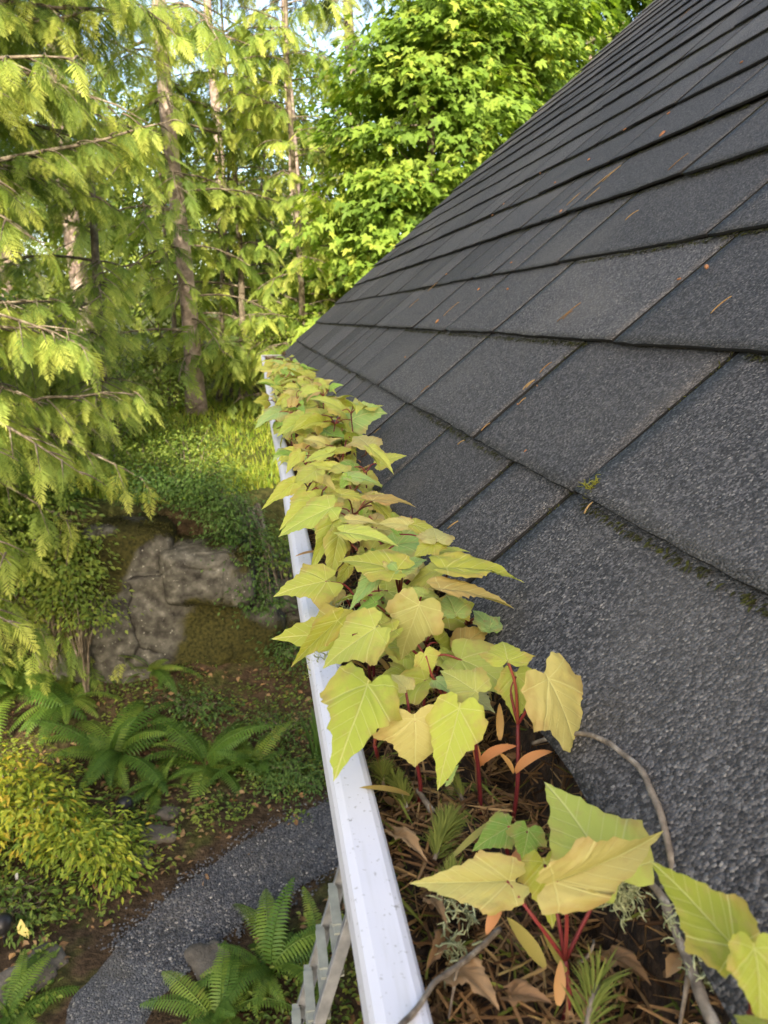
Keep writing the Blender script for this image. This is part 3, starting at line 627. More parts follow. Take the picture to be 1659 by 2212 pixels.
def broadleaf(name, label, cat, base, crown, nclus, nleaf, size, leaf, mat, seed, trunk_r=0.0, bark=None, group=None, clus_r=.32, hollow=.45, droop=.5, tint=(.1, .9), stems=6, flat=.45, part='crown', gaps=.0):
    """crown: list of (centre, radii) ellipsoids. Trunk or stems rise from base and reach into every lobe."""
    r = np.random.default_rng(seed); root = thing(name, tuple(base), label, cat, group)
    base = np.asarray(base, float); C = []; O = []
    vol = np.array([np.prod(rd) ** (2 / 3) for _, rd in crown]); cnt = (vol / vol.sum() * nclus).astype(int)
    for (c, rd), m in zip(crown, cnt):
        d = nrm(r.normal(size=(m, 3))); rr = hollow + (1 - hollow) * r.random(m) ** .6
        p = np.asarray(c) + d * rr[:, None] * np.asarray(rd) * (1 + .22 * NZ(d * 2 + seed, 1.3, 2))[:, None]
        C.append(p); O.append(d)
    C = np.concatenate(C); O = np.concatenate(O)
    if gaps: k = NZ(C + seed, .9, 2) > -.9 + gaps; C, O = C[k], O[k]
    mb = MB(); lm = MB(); m = len(C)
    # wood
    if trunk_r:
        top = np.asarray(crown[0][0]) + np.array([0, 0, crown[0][1][2] * .5])
        tp = curve([base, base * .65 + top * .35 + np.array([.12, 0, 0]), base * .3 + top * .7, top], 18); f = np.linspace(0, 1, len(tp))
        tube(mb, tp, trunk_r * (1 - .8 * f) + trunk_r * .4 * np.exp(-f * 12), 12); link('trunk', mb.mesh('trunk'), bark or M_MAPLEBARK, root)
        starts = tp[int(len(tp) * .3):]
    else: starts = base[None] + np.c_[r.normal(0, .06, (4, 2)), np.zeros(4)]
    for q in r.choice(m, min(m, stems), replace=False):
        e = C[q]; s_ = starts[np.argmin(np.linalg.norm(starts - e, axis=1) + r.random(len(starts)) * .5)] if trunk_r else starts[r.integers(len(starts))]
        mid = (s_ + e) / 2 + np.array([0, 0, .12 * np.linalg.norm(e - s_)]) + r.normal(0, .04, 3)
        cv = curve([s_, mid, e], 12); L = np.linalg.norm(e - s_); tube(lm, cv, np.linspace(max(.012 * L ** .8, .004), .0025, len(cv)), 5, r.random())
    if lm.n: link('branches', lm.mesh('branches'), bark or M_LIMB, root)
    # leaves, in flat drooping clumps
    n = m * nleaf; ci = np.repeat(np.arange(m), nleaf)
    dd = r.normal(size=(n, 3)) * np.array([1, 1, flat]) * clus_r * .55
    out = nrm(O[ci] * np.array([1, 1, .3]) + 1e-3)
    P = C[ci] + dd; P[:, 2] -= droop * .35 * np.maximum(0, (dd * out).sum(1))
    D = nrm(dd * np.array([1, 1, .2])) * .9 + out * .5 + np.array([0, 0, -droop]) + r.normal(0, .3, (n, 3))
    upv = np.array([0, 0, 1.]) + out * .55 + r.normal(0, .32, (n, 3))
    tn = np.clip(r.uniform(*tint, m)[ci] + r.normal(0, .14, n), 0, 1)
    mb = MB(); scatter(mb, leaf[0], leaf[1], frames(nrm(D), upv, size * r.uniform(.6, 1.2, n)), P, tn)
    link(part, mb.mesh(part, False), mat, root)
    return root

# ------------------------------------------------------------------ trees
def gz(x, y): return float(H(x, y))
rt = np.random.default_rng(21)
# near cedar, trunk beyond the left edge, long limbs drooping across the view
L = []
for h in np.arange(-2.6, 5.6, .17):
    for _ in range(2):
        L.append((h + rt.uniform(-.1, .1), rt.uniform(-62, 30), rt.uniform(1.9, 3.9) + (.5 if h > 1.5 else 0), rt.uniform(.10, .40), rt.uniform(.15, .50)))
L += [(1.05, 3, 4.3, .26, .02), (2.35, -2, 4.2, .22, .02), (-.05, -20, 3.6, .15, .10), (-.75, -35, 3.4, .1, .12)]
conifer('cedar_tree', 'near cedar whose long drooping limbs reach in from the left edge', -5.0, 8.4, gz(-5.0, 8.4), 9.0, .26, L, M_CEDAR, SP_FINE, 5, spray_len=(.17, .32), hang=.95, tint=(.25, 1), limbr=.028, step=.095, twig_step=.132)
# tall fir with the pale trunk in the middle of the trees
L = [(h + rt.uniform(-.2, .2), rt.uniform(0, 360), rt.uniform(1.6, 3.2), rt.uniform(.0, .2), rt.uniform(.15, .45)) for h in np.arange(3.4, 9, .22)]
L += [(h, rt.choice([-150, -175, 10, 30]) + rt.uniform(-15, 15), rt.uniform(1.2, 2.6), rt.uniform(.1, .3), rt.uniform(.2, .5)) for h in np.arange(-.3, 3.4, .3)]
L += [(h, rt.uniform(-120, -50), rt.uniform(.9, 1.8), .1, .5) for h in np.arange(-.4, 5.2, .62)]
conifer('fir_tree', 'fir with the tallest pale bare trunk standing beyond the grassy bank', -1.28, 15.0, gz(-1.28, 15) - .1, 17, .155, L, M_CEDAR, SP_MID, 8, spray_len=(.30, .5), tint=(.3, .85), lean=(-.012, 0), step=.22, twig_step=.26)
L = [(h + rt.uniform(-.2, .2), rt.uniform(0, 360), rt.uniform(1.2, 2.8), rt.uniform(-.05, .15), rt.uniform(.15, .4)) for h in np.arange(2.8, 12, .3)]
conifer('fir_tree', 'fir with a narrower pale trunk left of and behind the tallest trunk', -3.9, 19.0, gz(-3.9, 19) - .1, 18, .22, L, M_FIR, SP_MID, 9, spray_len=(.32, .55), tint=(.25, .8), lean=(-.015, 0), step=.26, twig_step=.32)
L = [(h + rt.uniform(-.2, .2), rt.uniform(0, 360), rt.uniform(1.3, 3.0), rt.uniform(-.05, .15), rt.uniform(.15, .4)) for h in np.arange(.4, 15, .36)]
conifer('fir_tree', 'distant thin fir showing a pale stem above the maples', 3.45, 27.0, gz(3.45, 27), 21, .24, L, M_FIR, SP_MID, 10, spray_len=(.38, .6), tint=(.5, 1), lean=(-.012, 0), step=.30, twig_step=.36)
# hemlock between the near cedar and the maples: light sprays in front of the trunks
L = []
for h in np.arange(-.9, 6.2, .20):
    L.append((h + rt.uniform(-.1, .1), rt.uniform(-190, -62), rt.uniform(1.2, 2.6) * (1 if h < 4 else .8), rt.uniform(.05, .42), rt.uniform(.15, .5)))
conifer('hemlock_tree', 'yellow green hemlock with feathery drooping sprays in front of the pale trunks', -2.2, 11.6, gz(-2.2, 11.6), 8.5, .055, L, M_CEDAR, SP_FINE, 12, spray_len=(.18, .34), hang=.8, tint=(.4, .95), step=.11, twig_step=.16, bark=M_LIMB, limbr=.022)
L = [(h + rt.uniform(-.1, .1), rt.uniform(-180, 60), rt.uniform(.9, 2.0), rt.uniform(.05, .4), rt.uniform(.15, .5)) for h in np.arange(-1.0, 4.2, .2)]
L = [(h + rt.uniform(-.1, .1), rt.uniform(-200, 20), rt.uniform(.8, 1.7) * (1 if h < 3 else .7), rt.uniform(.05, .4), rt.uniform(.15, .5)) for h in np.arange(-1.2, 5.4, .17)]
conifer('hemlock_tree', 'feathery young hemlock right of the mossy stems, against the bright maple', .75, 14.6, gz(.75, 14.6), 7.2, .06, L, M_CEDAR, SP_MID, 14, spray_len=(.20, .36), hang=.8, tint=(.4, 1), step=.13, twig_step=.18, bark=M_LIMB, limbr=.02)
L = [(h + rt.uniform(-.1, .1), rt.uniform(-180, 60), rt.uniform(.9, 2.0), rt.uniform(.05, .4), rt.uniform(.15, .5)) for h in np.arange(-1.0, 5.6, .16)]
conifer('hemlock_tree', 'young hemlock just left of the far gutter end with low lit sprays', -.35, 16.5, gz(-.35, 16.5), 6.5, .07, L, M_CEDAR, SP_MID, 13, spray_len=(.28, .46), hang=.75, tint=(.45, 1), step=.18, twig_step=.2, bark=M_LIMB)
# unseen trees added behind the camera to cast shade on garden and roof
for q, (x, y, zc, rx, rz) in enumerate([(-3.7, -14.0, 9.4, 1.0, 3.2), (-2.6, -14.4, 9.6, 1.0, 3.3), (-1.4, -14.1, 9.8, 1.0, 3.3), (-.2, -14.5, 9.9, 1.0, 3.3), (.9, -14.2, 10.5, .9, 3.0)]):
    broadleaf('leafy_tree', 'unseen tall leafy tree added for shade behind the photographer, ' + ['furthest from the house', 'second from the outside of its row', 'middle one of its row', 'second from the house in its row', 'nearest the house'][q], 'leafy tree', (x, y, gz(x, y)),
              [((x, y, zc + rz * .45), (rx, 1.0, rz * .55)), ((x, y, zc - rz * .40), (rx, 1.0, rz * .6))], 300, 24, .30, LF_S, M_DBUSH, 90 + q, .16, clus_r=.6, hollow=.1, stems=10, group='added unseen shade trees behind the photographer')
# bare mossy stems
for q, (px, py, Y, ln) in enumerate([(470, 560, 16.8, .03), (500, 560, 17.6, -.02), (545, 540, 18.4, .025), (365, 540, 17.0, -.015)]):
    b = atY(px, py, Y); zb = gz(b[0], Y); P = curve([(b[0] - .15, Y, zb), (b[0], Y, zb + 1.4), (b[0] + ln * 4, Y, zb + 3.2), (b[0] + ln * 12 + .1, Y + .1, zb + 5.5)], 18)
    root = thing('bare_sapling', (b[0] - .15, Y, zb), 'thin pale mossy stem ' + ['just right of the tallest fir trunk', 'second to the right of the tallest fir trunk', 'nearest the maples beside the tallest fir trunk', 'left of the tallest fir trunk'][q], 'sapling', 'thin mossy stems around the tallest fir')
    mb = MB(); tube(mb, P, np.linspace(.07, .02, len(P)), 8); link('trunk', mb.mesh('trunk'), M_LIMB, root)
    mb = MB(); r_ = np.random.default_rng(q)
    for h in (.3, .45, .55, .65, .75, .85):
        s_ = P[int(h * len(P))]; e = s_ + np.array([r_.uniform(-.8, .8), r_.uniform(-.5, .3), r_.uniform(.4, 1.2)]); tube(mb, curve([s_, (s_ + e) / 2 + r_.normal(0, .08, 3), e], 8), np.linspace(.022, .006, 9), 5)
    link('branches', mb.mesh('branches'), M_LIMB, root)
# maples behind the roof
broadleaf('maple_tree', 'bright green maple rising behind the left edge of the roof', 'maple tree', (3.0, 13.4, gz(3, 13.4)),
          [((2.85, 13.0, 3.0), (1.7, 1.6, 2.1)), ((1.85, 12.6, 1.6), (1.15, 1.1, .85)), ((3.3, 12.9, 4.7), (1.2, 1.2, 1.2)), ((4.0, 13.2, 4.9), (1.5, 1.4, 1.6)), ((3.2, 12.7, 1.2), (1.2, 1.1, .7)), ((1.25, 13.0, .45), (.7, .7, .45))],
          640, 36, .145, LF_M, M_MAPLE, 31, .17, clus_r=.46, hollow=.55, droop=.75, stems=60, tint=(.15, .85), flat=.35, gaps=.52)
broadleaf('maple_tree', 'larger maple further right, its grey trunk showing above the roof edge', 'maple tree', (6.55, 16.2, gz(6.5, 16.2)),
          [((6.5, 16.4, 6.4), (2.3, 2.0, 2.4)), ((4.7, 16.2, 6.6), (1.5, 1.4, 1.8)), ((8.3, 16.0, 7.6), (1.6, 1.5, 1.8)), ((5.4, 16.6, 4.6), (1.5, 1.4, 1.2)), ((3.9, 17, 4.4), (1.2, 1.2, 1.6))],
          760, 32, .14, LF_M, M_MAPLE, 32, .20, clus_r=.45, hollow=.5, droop=.7, stems=50, tint=(.1, .8), flat=.4, gaps=.28)
broadleaf('maple_tree', 'low maple sapling over the far end of the gutter', 'maple tree', (1.75, 15.2, gz(1.75, 15.2)),
          [((1.6, 15.2, .85), (1.0, .9, .75)), ((1.05, 15.1, .0), (.75, .7, .5)), ((2.2, 15.4, 1.75), (.8, .8, .7))],
          190, 20, .16, LF_M, M_MAPLE, 33, .045, clus_r=.3, hollow=.3, droop=.7, stems=20, tint=(.2, .8))
# forest behind, each tree its own
far = [(-9.5, 17, 'conifer', 'dark fir at the far left behind the cedar limbs'), (-6.3, 22, 'conifer', 'fir between the cedar limbs and the second trunk, far back'), (-1.0, 27, 'conifer', 'far fir straight behind the tallest trunk'), (1.2, 24, 'conifer', 'far fir behind the low maple sapling'), (6.5, 30, 'conifer', 'far fir behind the larger maple'), (10.5, 25, 'conifer', 'far fir rightmost behind the roof'), (-12, 27, 'conifer', 'furthest left fir in the far forest')]
for q, (x, y, kd, lb) in enumerate(far):
    L = [(h + rt.uniform(-.3, .3), rt.uniform(0, 360), rt.uniform(1.2, 3.4) * (1 - .4 * (h / 14)), rt.uniform(-.1, .15), rt.uniform(.15, .4)) for h in np.arange(-.3, 11.5 + 2 * (q % 2), .36)]
    conifer('fir_tree', lb, x, y, gz(x, y), 13.5 + 3 * (q % 3), .2, L, M_FIR, SP_MID, 40 + q, spray_len=(.45, .75), tint=(.2, .85), step=.36, twig_step=.42, group='conifers of the far forest')
lit = [(-7.8, 14.0, 2.0, 2.6, 'pale green leafy tree far left under the cedar limbs'), (-4.6, 14.2, 1.5, 1.5, 'low lit leafy tree left of the tallest trunk'), (-2.6, 20.5, 2.2, 3.2, 'pale leafy tree between the two fir trunks'), (.6, 19.5, 1.8, 2.6, 'pale leafy tree above the far gutter end'), (-.8, 31, 4.0, 5.5, 'hazy pale tree furthest back behind the trunks'), (-10, 32, 4.5, 6.5, 'hazy pale tree furthest back on the left'), (-5.6, 24, 2.6, 4.6, 'pale leafy tree filling the gap left of the second trunk'), (-3.3, 27, 2.8, 5.0, 'pale leafy tree far behind the second trunk'), (1.7, 29, 3.0, 5.6, 'pale leafy tree far behind the distant thin fir'), (2.6, 21, 1.6, 2.4, 'leafy tree squeezed behind the bright maple'), (4.5, 35, 4.5, 7.0, 'hazy pale tree furthest back over the maples')]
for q, (x, y, rr_, zz_, lb) in enumerate(lit):
    b = gz(x, y)
    broadleaf('leafy_tree', lb, 'leafy tree', (x, y, b), [((x, y, b + zz_), (rr_, rr_ * .8, zz_ * .75)), ((x + rr_ * .5, y - .4, b + zz_ * .6), (rr_ * .6, rr_ * .5, zz_ * .45)), ((x - rr_ * .5, y, b + zz_ * 1.2), (rr_ * .6, rr_ * .5, zz_ * .5))],
              int(150 + 60 * rr_), 16, .13 + .003 * y, LF_S, M_BUSH, 60 + q, .09, clus_r=.5, droop=.5, stems=24, tint=(.3, 1), group='leafy trees of the far forest', gaps=.2)
# ------------------------------------------------------------------ shrubs on the bank and in the garden
def shrub(px, py, Y, rad, ncl, nl, size, mat, seed, label, leaf=LF_S, cat='shrub', **kw):
    b = atY(px, py, Y); g0 = gz(b[0], Y); kw.setdefault('clus_r', .22); kw.setdefault('droop', .35); kw.setdefault('hollow', .35)
    zc = max(b[2], g0 + rad[2] * .6); by = kw.pop('root_y', Y); g0 = gz(b[0], by)
    return broadleaf('shrub', label, cat, (b[0], by, g0), [((b[0], Y, zc), rad), ((b[0] + rad[0] * .55, Y - .1, zc - rad[2] * .25), (rad[0] * .6, rad[1] * .6, rad[2] * .6)), ((b[0] - rad[0] * .5, Y + .1, zc + rad[2] * .2), (rad[0] * .6, rad[1] * .7, rad[2] * .6))], ncl, nl, size, leaf, mat, seed, part='foliage', stems=22, **kw)
shrub(70, 1180, 8.3, (.72, .5, .85), 230, 18, .066, M_BUSH, 71, 'bright green leafy bush left of the rock face', tint=(.3, 1))
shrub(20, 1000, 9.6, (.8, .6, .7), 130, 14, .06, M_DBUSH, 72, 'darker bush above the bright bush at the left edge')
shrub(310, 1000, 10.3, (.75, .5, .45), 150, 16, .055, M_BUSH, 73, 'light green bush on top of the rock', tint=(.2, .8))
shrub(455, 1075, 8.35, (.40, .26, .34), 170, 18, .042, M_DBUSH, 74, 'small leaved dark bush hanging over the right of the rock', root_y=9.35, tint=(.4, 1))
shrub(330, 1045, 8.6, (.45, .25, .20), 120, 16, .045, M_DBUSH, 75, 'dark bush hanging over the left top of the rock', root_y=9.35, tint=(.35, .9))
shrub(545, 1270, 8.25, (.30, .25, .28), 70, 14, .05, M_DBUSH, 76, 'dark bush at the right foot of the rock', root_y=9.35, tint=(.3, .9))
shrub(230, 850, 12.6, (1.1, .7, .7), 190, 16, .075, M_BUSH, 77, 'lit shrub on the bank left of the tallest trunk', tint=(.4, 1))
shrub(60, 790, 12.8, (1.1, .7, .8), 180, 16, .075, M_BUSH, 78, 'lit shrub on the bank at the left edge', tint=(.3, .9))
shrub(560, 800, 17.2, (1.0, .6, .6), 140, 16, .085, M_BUSH, 79, 'lit shrub behind the far end of the gutter', tint=(.5, 1))
shrub(360, 800, 15.6, (.9, .6, .6), 140, 16, .08, M_BUSH, 80, 'lit shrub close against the tallest trunk', tint=(.4, 1))
shrub(620, 720, 14.5, (.7, .5, .5), 110, 16, .08, M_BUSH, 81, 'lit shrub under the bright maple', tint=(.4, 1))
shrub(420, 985, 9.9, (.55, .4, .35), 130, 16, .05, M_BUSH, 88, 'green bush between the rock top and the grass', tint=(.15, .7))
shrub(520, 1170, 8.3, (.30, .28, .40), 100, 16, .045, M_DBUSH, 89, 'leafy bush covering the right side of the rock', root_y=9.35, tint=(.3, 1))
shrub(600, 1180, 8.6, (.34, .28, .26), 80, 15, .05, M_BUSH, 95, 'yellowish bush on the bank close to the gutter lip', tint=(.1, .6))
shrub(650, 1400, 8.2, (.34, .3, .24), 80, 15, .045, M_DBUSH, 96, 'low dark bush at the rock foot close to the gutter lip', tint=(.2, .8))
shrub(170, 1290, 8.0, (.34, .3, .34), 90, 16, .055, M_BUSH, 97, 'small bright bush in front of the left end of the rock', tint=(.3, .9))
shrub(420, 1540, 7.6, (.3, .25, .2), 60, 14, .045, M_DBUSH, 98, 'low weedy bush between the two large ferns', tint=(.3, .9), cat='herb')
kw = dict(leaf=LF_N, tint=(.1, 1), hollow=.25, clus_r=.14, gaps=.75)
shrub(70, 1800, 5.95, (.52, .45, .50), 340, 12, .072, M_YELB, 82, 'yellow and orange leaved bush at the left beside the path', **kw)
shrub(205, 1850, 5.6, (.34, .30, .32), 150, 14, .066, M_YELB, 83, 'smaller yellow bush between the big yellow bush and the path', leaf=LF_N, tint=(.1, .7))
shrub(35, 2010, 5.2, (.35, .3, .22), 60, 13, .06, M_BUSH, 84, 'low green bush in front of the yellow bush', leaf=LF_N, tint=(.0, .5))
shrub(20, 1660, 6.6, (.4, .3, .3), 60, 13, .065, M_YELB, 85, 'yellow bush behind the others at the left edge', **kw)
shrub(650, 1690, 6.55, (.34, .28, .16), 120, 18, .036, M_DBUSH, 86, 'low green herb mound where the path meets the gutter', tint=(.5, 1), cat='herb')
shrub(610, 1570, 7.4, (.4, .3, .2), 90, 16, .034, M_DBUSH, 87, 'pale herb patch behind the low herb mound', tint=(.5, 1), cat='herb')

# raised moss tufts and tiny stonecrops on the rock
r_ = np.random.default_rng(66)
for V, ro in ROCKV:
    q = r_.choice(len(V), 6000); p = V[q] + r_.normal(0, .012, (6000, 3)); k = (NZ(p, 1.7, 3) > -.18) & (p[:, 1] < 9.1); p = p[k]; n = len(p)
    mb = MB(); scatter(mb, LF_S[0], LF_S[1], frames(nrm(np.c_[r_.normal(0, .6, n), r_.uniform(-1.2, .1, n), r_.uniform(-.2, .9, n)]), r_.normal(0, 1, (n, 3)) + np.array([0, -.4, .8]), r_.uniform(.014, .038, n)), p, np.clip(.25 + .5 * NZ(p, 3, 2) + r_.normal(0, .15, n), 0, 1))
    o = link('moss', mb.mesh('moss', False), M_RMOSS, ro); o['kind'] = 'stuff'
# ------------------------------------------------------------------ ferns
def frond_mesh(name, seed, e0=64, e1=-30, pairs=24, wd=.150):
    r = np.random.default_rng(seed); n = 26; ts = np.linspace(0, 1, n + 1)
    el = np.radians(e0 + (e1 - e0) * ts ** .9); step = np.stack([np.zeros(n + 1), np.cos(el), np.sin(el)], -1) / n
    P = np.concatenate([[np.zeros(3)], np.cumsum(step, 0)])[:n + 1]; P[:, 0] += .05 * r.uniform(-1, 1) * ts ** 2
    mb = MB(); tube(mb, P, np.linspace(.008, .002, n + 1), 4, .2, False)
    for k in range(pairs * 2):
        t = .12 + .87 * k / (pairs * 2); sg = 1 if k % 2 else -1; i = int(t * n); p = P[i] + (P[min(i + 1, n)] - P[i]) * (t * n - i)
        tg = nrm(P[min(i + 1, n)] - P[max(i - 1, 0)]); sd = np.array([sg, 0, 0.]); nr = np.cross(sd, tg) * sg
        l = wd * math.sin(math.pi * min(1, (t * .93 + .07)) ** .75) ** .7 * r.uniform(.88, 1.08) + .008
        d = nrm(sd * .95 + tg * .32 - np.array([0, 0, .25])); w_ = .0155
        b = nrm(np.cross(d, np.cross(sd, tg)))
        V = [p - b * w_ * .5, p + d * l * .3 - b * w_, p + d * l * .72 - b * w_ * .7, p + d * l - np.array([0, 0, .02]), p + d * l * .72 + b * w_ * .5, p + d * l * .3 + b * w_ * .8, p + b * w_ * .6]
        mb.add(np.array(V), [np.array([[0, 1, 5, 6], [1, 2, 4, 5]]), np.array([[2, 3, 4]])], .25 + .55 * r.random())
    return mb.mesh(name, False)
FR = [frond_mesh('frond', s, e, f) for s, e, f in ((1, 72, -20), (2, 60, -40), (3, 48, -30), (4, 80, 10), (5, 35, -45))]
for f in FR: f.materials.append(M_FERN)
FRD = [frond_mesh('dead_frond', s, e, f) for s, e, f in ((6, 25, -60), (7, 10, -40), (8, 40, -75))]
for f in FRD: f.materials.append(M_FERND)
def fern(loc, size, nf, seed, label, dead=0, group='sword ferns of the garden', tilt=0.0):
    r = np.random.default_rng(seed); root = thing('sword_fern', tuple(loc), label, 'fern', group)
    for q in range(nf + dead):
        dd = q >= nf; me = FRD[r.integers(3)] if dd else FR[r.integers(5)]
        o = bpy.data.objects.new('dead_frond' if dd else 'frond', me); COL.objects.link(o); o.parent = root
        s = size * r.uniform(.55, 1.2) * (.7 if dd else 1); o.scale = (s, s, s)
        o.rotation_euler = (R(r.uniform(-22, 14)), R(r.uniform(-26, 26)), 2 * math.pi * (q * .382 + r.uniform(-.09, .09))); o.location = (r.normal(0, .03), r.normal(0, .03), 0)
def fl(px, py, z=None, Y=None):
    p = atZ(px, py, Z0 + .05) if Y is None else atY(px, py, Y)
    return (p[0], p[1], gz(p[0], p[1]) if z is None else p[2])
fern(fl(250, 1640), .86, 26, 1, 'largest bright green fern in the garden middle', 3)
fern(fl(445, 1640), .76, 24, 2, 'dark fern with a skirt of dead brown fronds below the rock', 12)
fern(fl(40, 1560), .95, 22, 3, 'fern at the left edge above the yellow bush', 2)
fern(fl(85, 1440), .90, 20, 4, 'upper left fern below the bright green bush', 1)
fern(fl(160, 1445), .55, 14, 9, 'fern between the upper left fern and the rock', 3)
fern(fl(585, 2085), .62, 24, 5, 'bright fern on the house side of the path by the ladder', 1)
fern(fl(480, 2190), .50, 15, 6, 'fern at the bottom edge right of the path', 1)
fern(fl(15, 2190), .55, 14, 7, 'dark fern in the bottom left corner')
fern(fl(690, 2040), .45, 12, 10, 'fern half hidden behind the ladder', 1)
fern(fl(575, 1315, z=0, Y=8.35), .36, 9, 8, 'small lone fern growing out of the rock face')
fern(fl(335, 1530), .62, 16, 21, 'darker fern between the largest fern and the rock', 4)
fern(fl(150, 1570), .66, 18, 22, 'fern overlapping the left side of the largest fern', 4)
fern(fl(555, 1640), .55, 15, 23, 'dark fern between the skirted fern and the herb mound', 6)
fern(fl(350, 1690), .50, 13, 24, 'small fern arching over the flat stones', 4)
fern(fl(540, 1470), .48, 13, 25, 'dark small fern at the rock foot', 4)
b = fl(690, 1635)
root = thing('iris_clump', b, 'clump of upright sword shaped leaves beside the gutter lip', 'iris'); mb = MB(); r_ = np.random.default_rng(3)
for q in range(34):
    a = r_.uniform(0, 6.28); l = r_.uniform(.35, .62); o_ = np.array([math.cos(a), math.sin(a), 0]); p = np.array(b) + o_ * r_.uniform(0, .09); sd = np.array([-o_[1], o_[0], 0]); ts = np.linspace(0, 1, 6)
    C_ = p + o_ * (.28 * l * ts ** 2)[:, None] + np.array([0, 0, 1]) * (l * ts)[:, None]; w_ = .013 * (1 - ts ** 3) + .001
    V = np.stack([C_ - sd * w_[:, None], C_ + sd * w_[:, None]], 1).reshape(-1, 3); mb.add(V, blade_faces(5), r_.uniform(.3, .9))
link('leaves', mb.mesh('leaves', False), M_DBUSH, root)
# grass on the bank
def blades(n, xy, h, seed, tint=(.1, .9), wd=.006):
    r = np.random.default_rng(seed); x, y = xy(r, n); z = H(x, y) - .01; l = r.uniform(.5, 1.2, n) * h; a = r.uniform(0, 6.28, n); o_ = np.stack([np.cos(a), np.sin(a), 0 * a], -1); sd = np.stack([-o_[:, 1], o_[:, 0], 0 * a], -1)
    b = np.stack([x, y, z], -1); ts = np.array([0, .5, 1.]); V = b[:, None] + o_[:, None] * (l[:, None] * (.55 * ts ** 2)[None])[..., None] + np.array([0, 0, 1]) * (l[:, None] * ts * (1 - .25 * ts))[..., None]
    w_ = (wd * (1 - ts) + .0008)[None, :, None]; V = np.stack([V - sd[:, None] * w_, V + sd[:, None] * w_], 2).reshape(-1, 3)
    k = np.arange(n)[:, None] * 6; F_ = np.concatenate([k + np.array([[0, 1, 3, 2]]), k + np.array([[2, 3, 5, 4]])])
    return mesh_np('grass', V, [F_], tint=np.repeat(r.uniform(*tint, n), 6), smooth=False)
o = link('grass', blades(15000, lambda r, n: (r.uniform(-3.2, 3.0, n), 9.7 + 9 * r.random(n) ** 1.4), .20, 4, (.4, 1), .012), M_GRASS); tag(o, 'sunlit grass growing on the bank above the rock', 'grass', kind='stuff')
# moss cushions, ground cover, leaf litter
r_ = np.random.default_rng(8); n = 2600
x = r_.uniform(-4, 1.6, n); y = r_.uniform(3.2, 8.7, n); keep = np.array([np.min(np.hypot(PP[::6, ::7, 0] - a, PP[::6, ::7, 1] - b_)) > .22 for a, b_ in zip(x, y)]); x, y = x[keep], y[keep]
n = len(x); mb = MB(); Dv = np.c_[r_.normal(size=(n, 2)), r_.uniform(-.3, .5, n)]
scatter(mb, LF_S[0], LF_S[1], frames(nrm(Dv), np.array([0, 0, 1.]) + r_.normal(0, .5, (n, 3)), r_.uniform(.03, .09, n)), np.stack([x, y, H(x, y) + .012], -1), r_.random(n))
o = link('leaf_litter', mb.mesh('leaf_litter', False), M_DRY); tag(o, 'dry brown leaf litter over the garden soil', 'leaf litter', kind='stuff')
m = 950; cxy = np.c_[r_.uniform(-3.4, 1.4, m), r_.uniform(3.4, 8.4, m)]
d_ = np.array([np.min(np.hypot(PP[::6, ::7, 0] - a, PP[::6, ::7, 1] - b_)) for a, b_ in cxy]); cxy = cxy[d_ > .26]; m = len(cxy)
nl = 16; c2 = np.repeat(cxy, nl, 0) + r_.normal(0, .065, (m * nl, 2)); n = len(c2); mb = MB()
Dv = np.c_[r_.normal(size=(n, 2)), r_.uniform(-.2, .5, n)]
scatter(mb, LF_S[0], LF_S[1], frames(nrm(Dv), np.array([0, 0, 1.]) + r_.normal(0, .35, (n, 3)), r_.uniform(.025, .055, n)), np.c_[c2, H(c2[:, 0], c2[:, 1]) + r_.uniform(.01, .10, n)], np.clip(np.repeat(r_.random(m), nl) + r_.normal(0, .1, n), 0, 1))
o = link('ground_cover', mb.mesh('ground_cover', False), M_BUSH); tag(o, 'small green weeds over the garden soil', 'ground cover', kind='stuff')
# flat stones beside the path, globe lights, labels and the pale leaf
for q, (px, py, s, lb) in enumerate([(345, 1795, .17, 'flat grey stone by the path, largest of three'), (300, 1840, .14, 'flat grey stone nearest the yellow bush'), (360, 1742, .13, 'flat pale stone under the bright fern'), (55, 2095, .28, 'large cracked flat stone at the bottom left'), (450, 2060, .20, 'flat brown stone on the house side of the path'), (690, 1560, .12, 'small grey stone behind the iris leaves'), (600, 1965, .12, 'small stone at the house side path edge')]):
    p = atZ(px, py, Z0 + .06); V, Fq = blob((0, 0, 0), (s * .8, s * .6, .045), q + 2.2, 30, 18, .22, .6, 5.0); mb = MB(); mb.add(V, [Fq])
    o = link('flat_stone', mb.mesh('flat_stone'), M_STONE, loc=(p[0], p[1], gz(p[0], p[1]) + .004)); o.rotation_euler = (0, 0, q * 1.3); tag(o, lb, 'stone', 'flat stones in the garden')
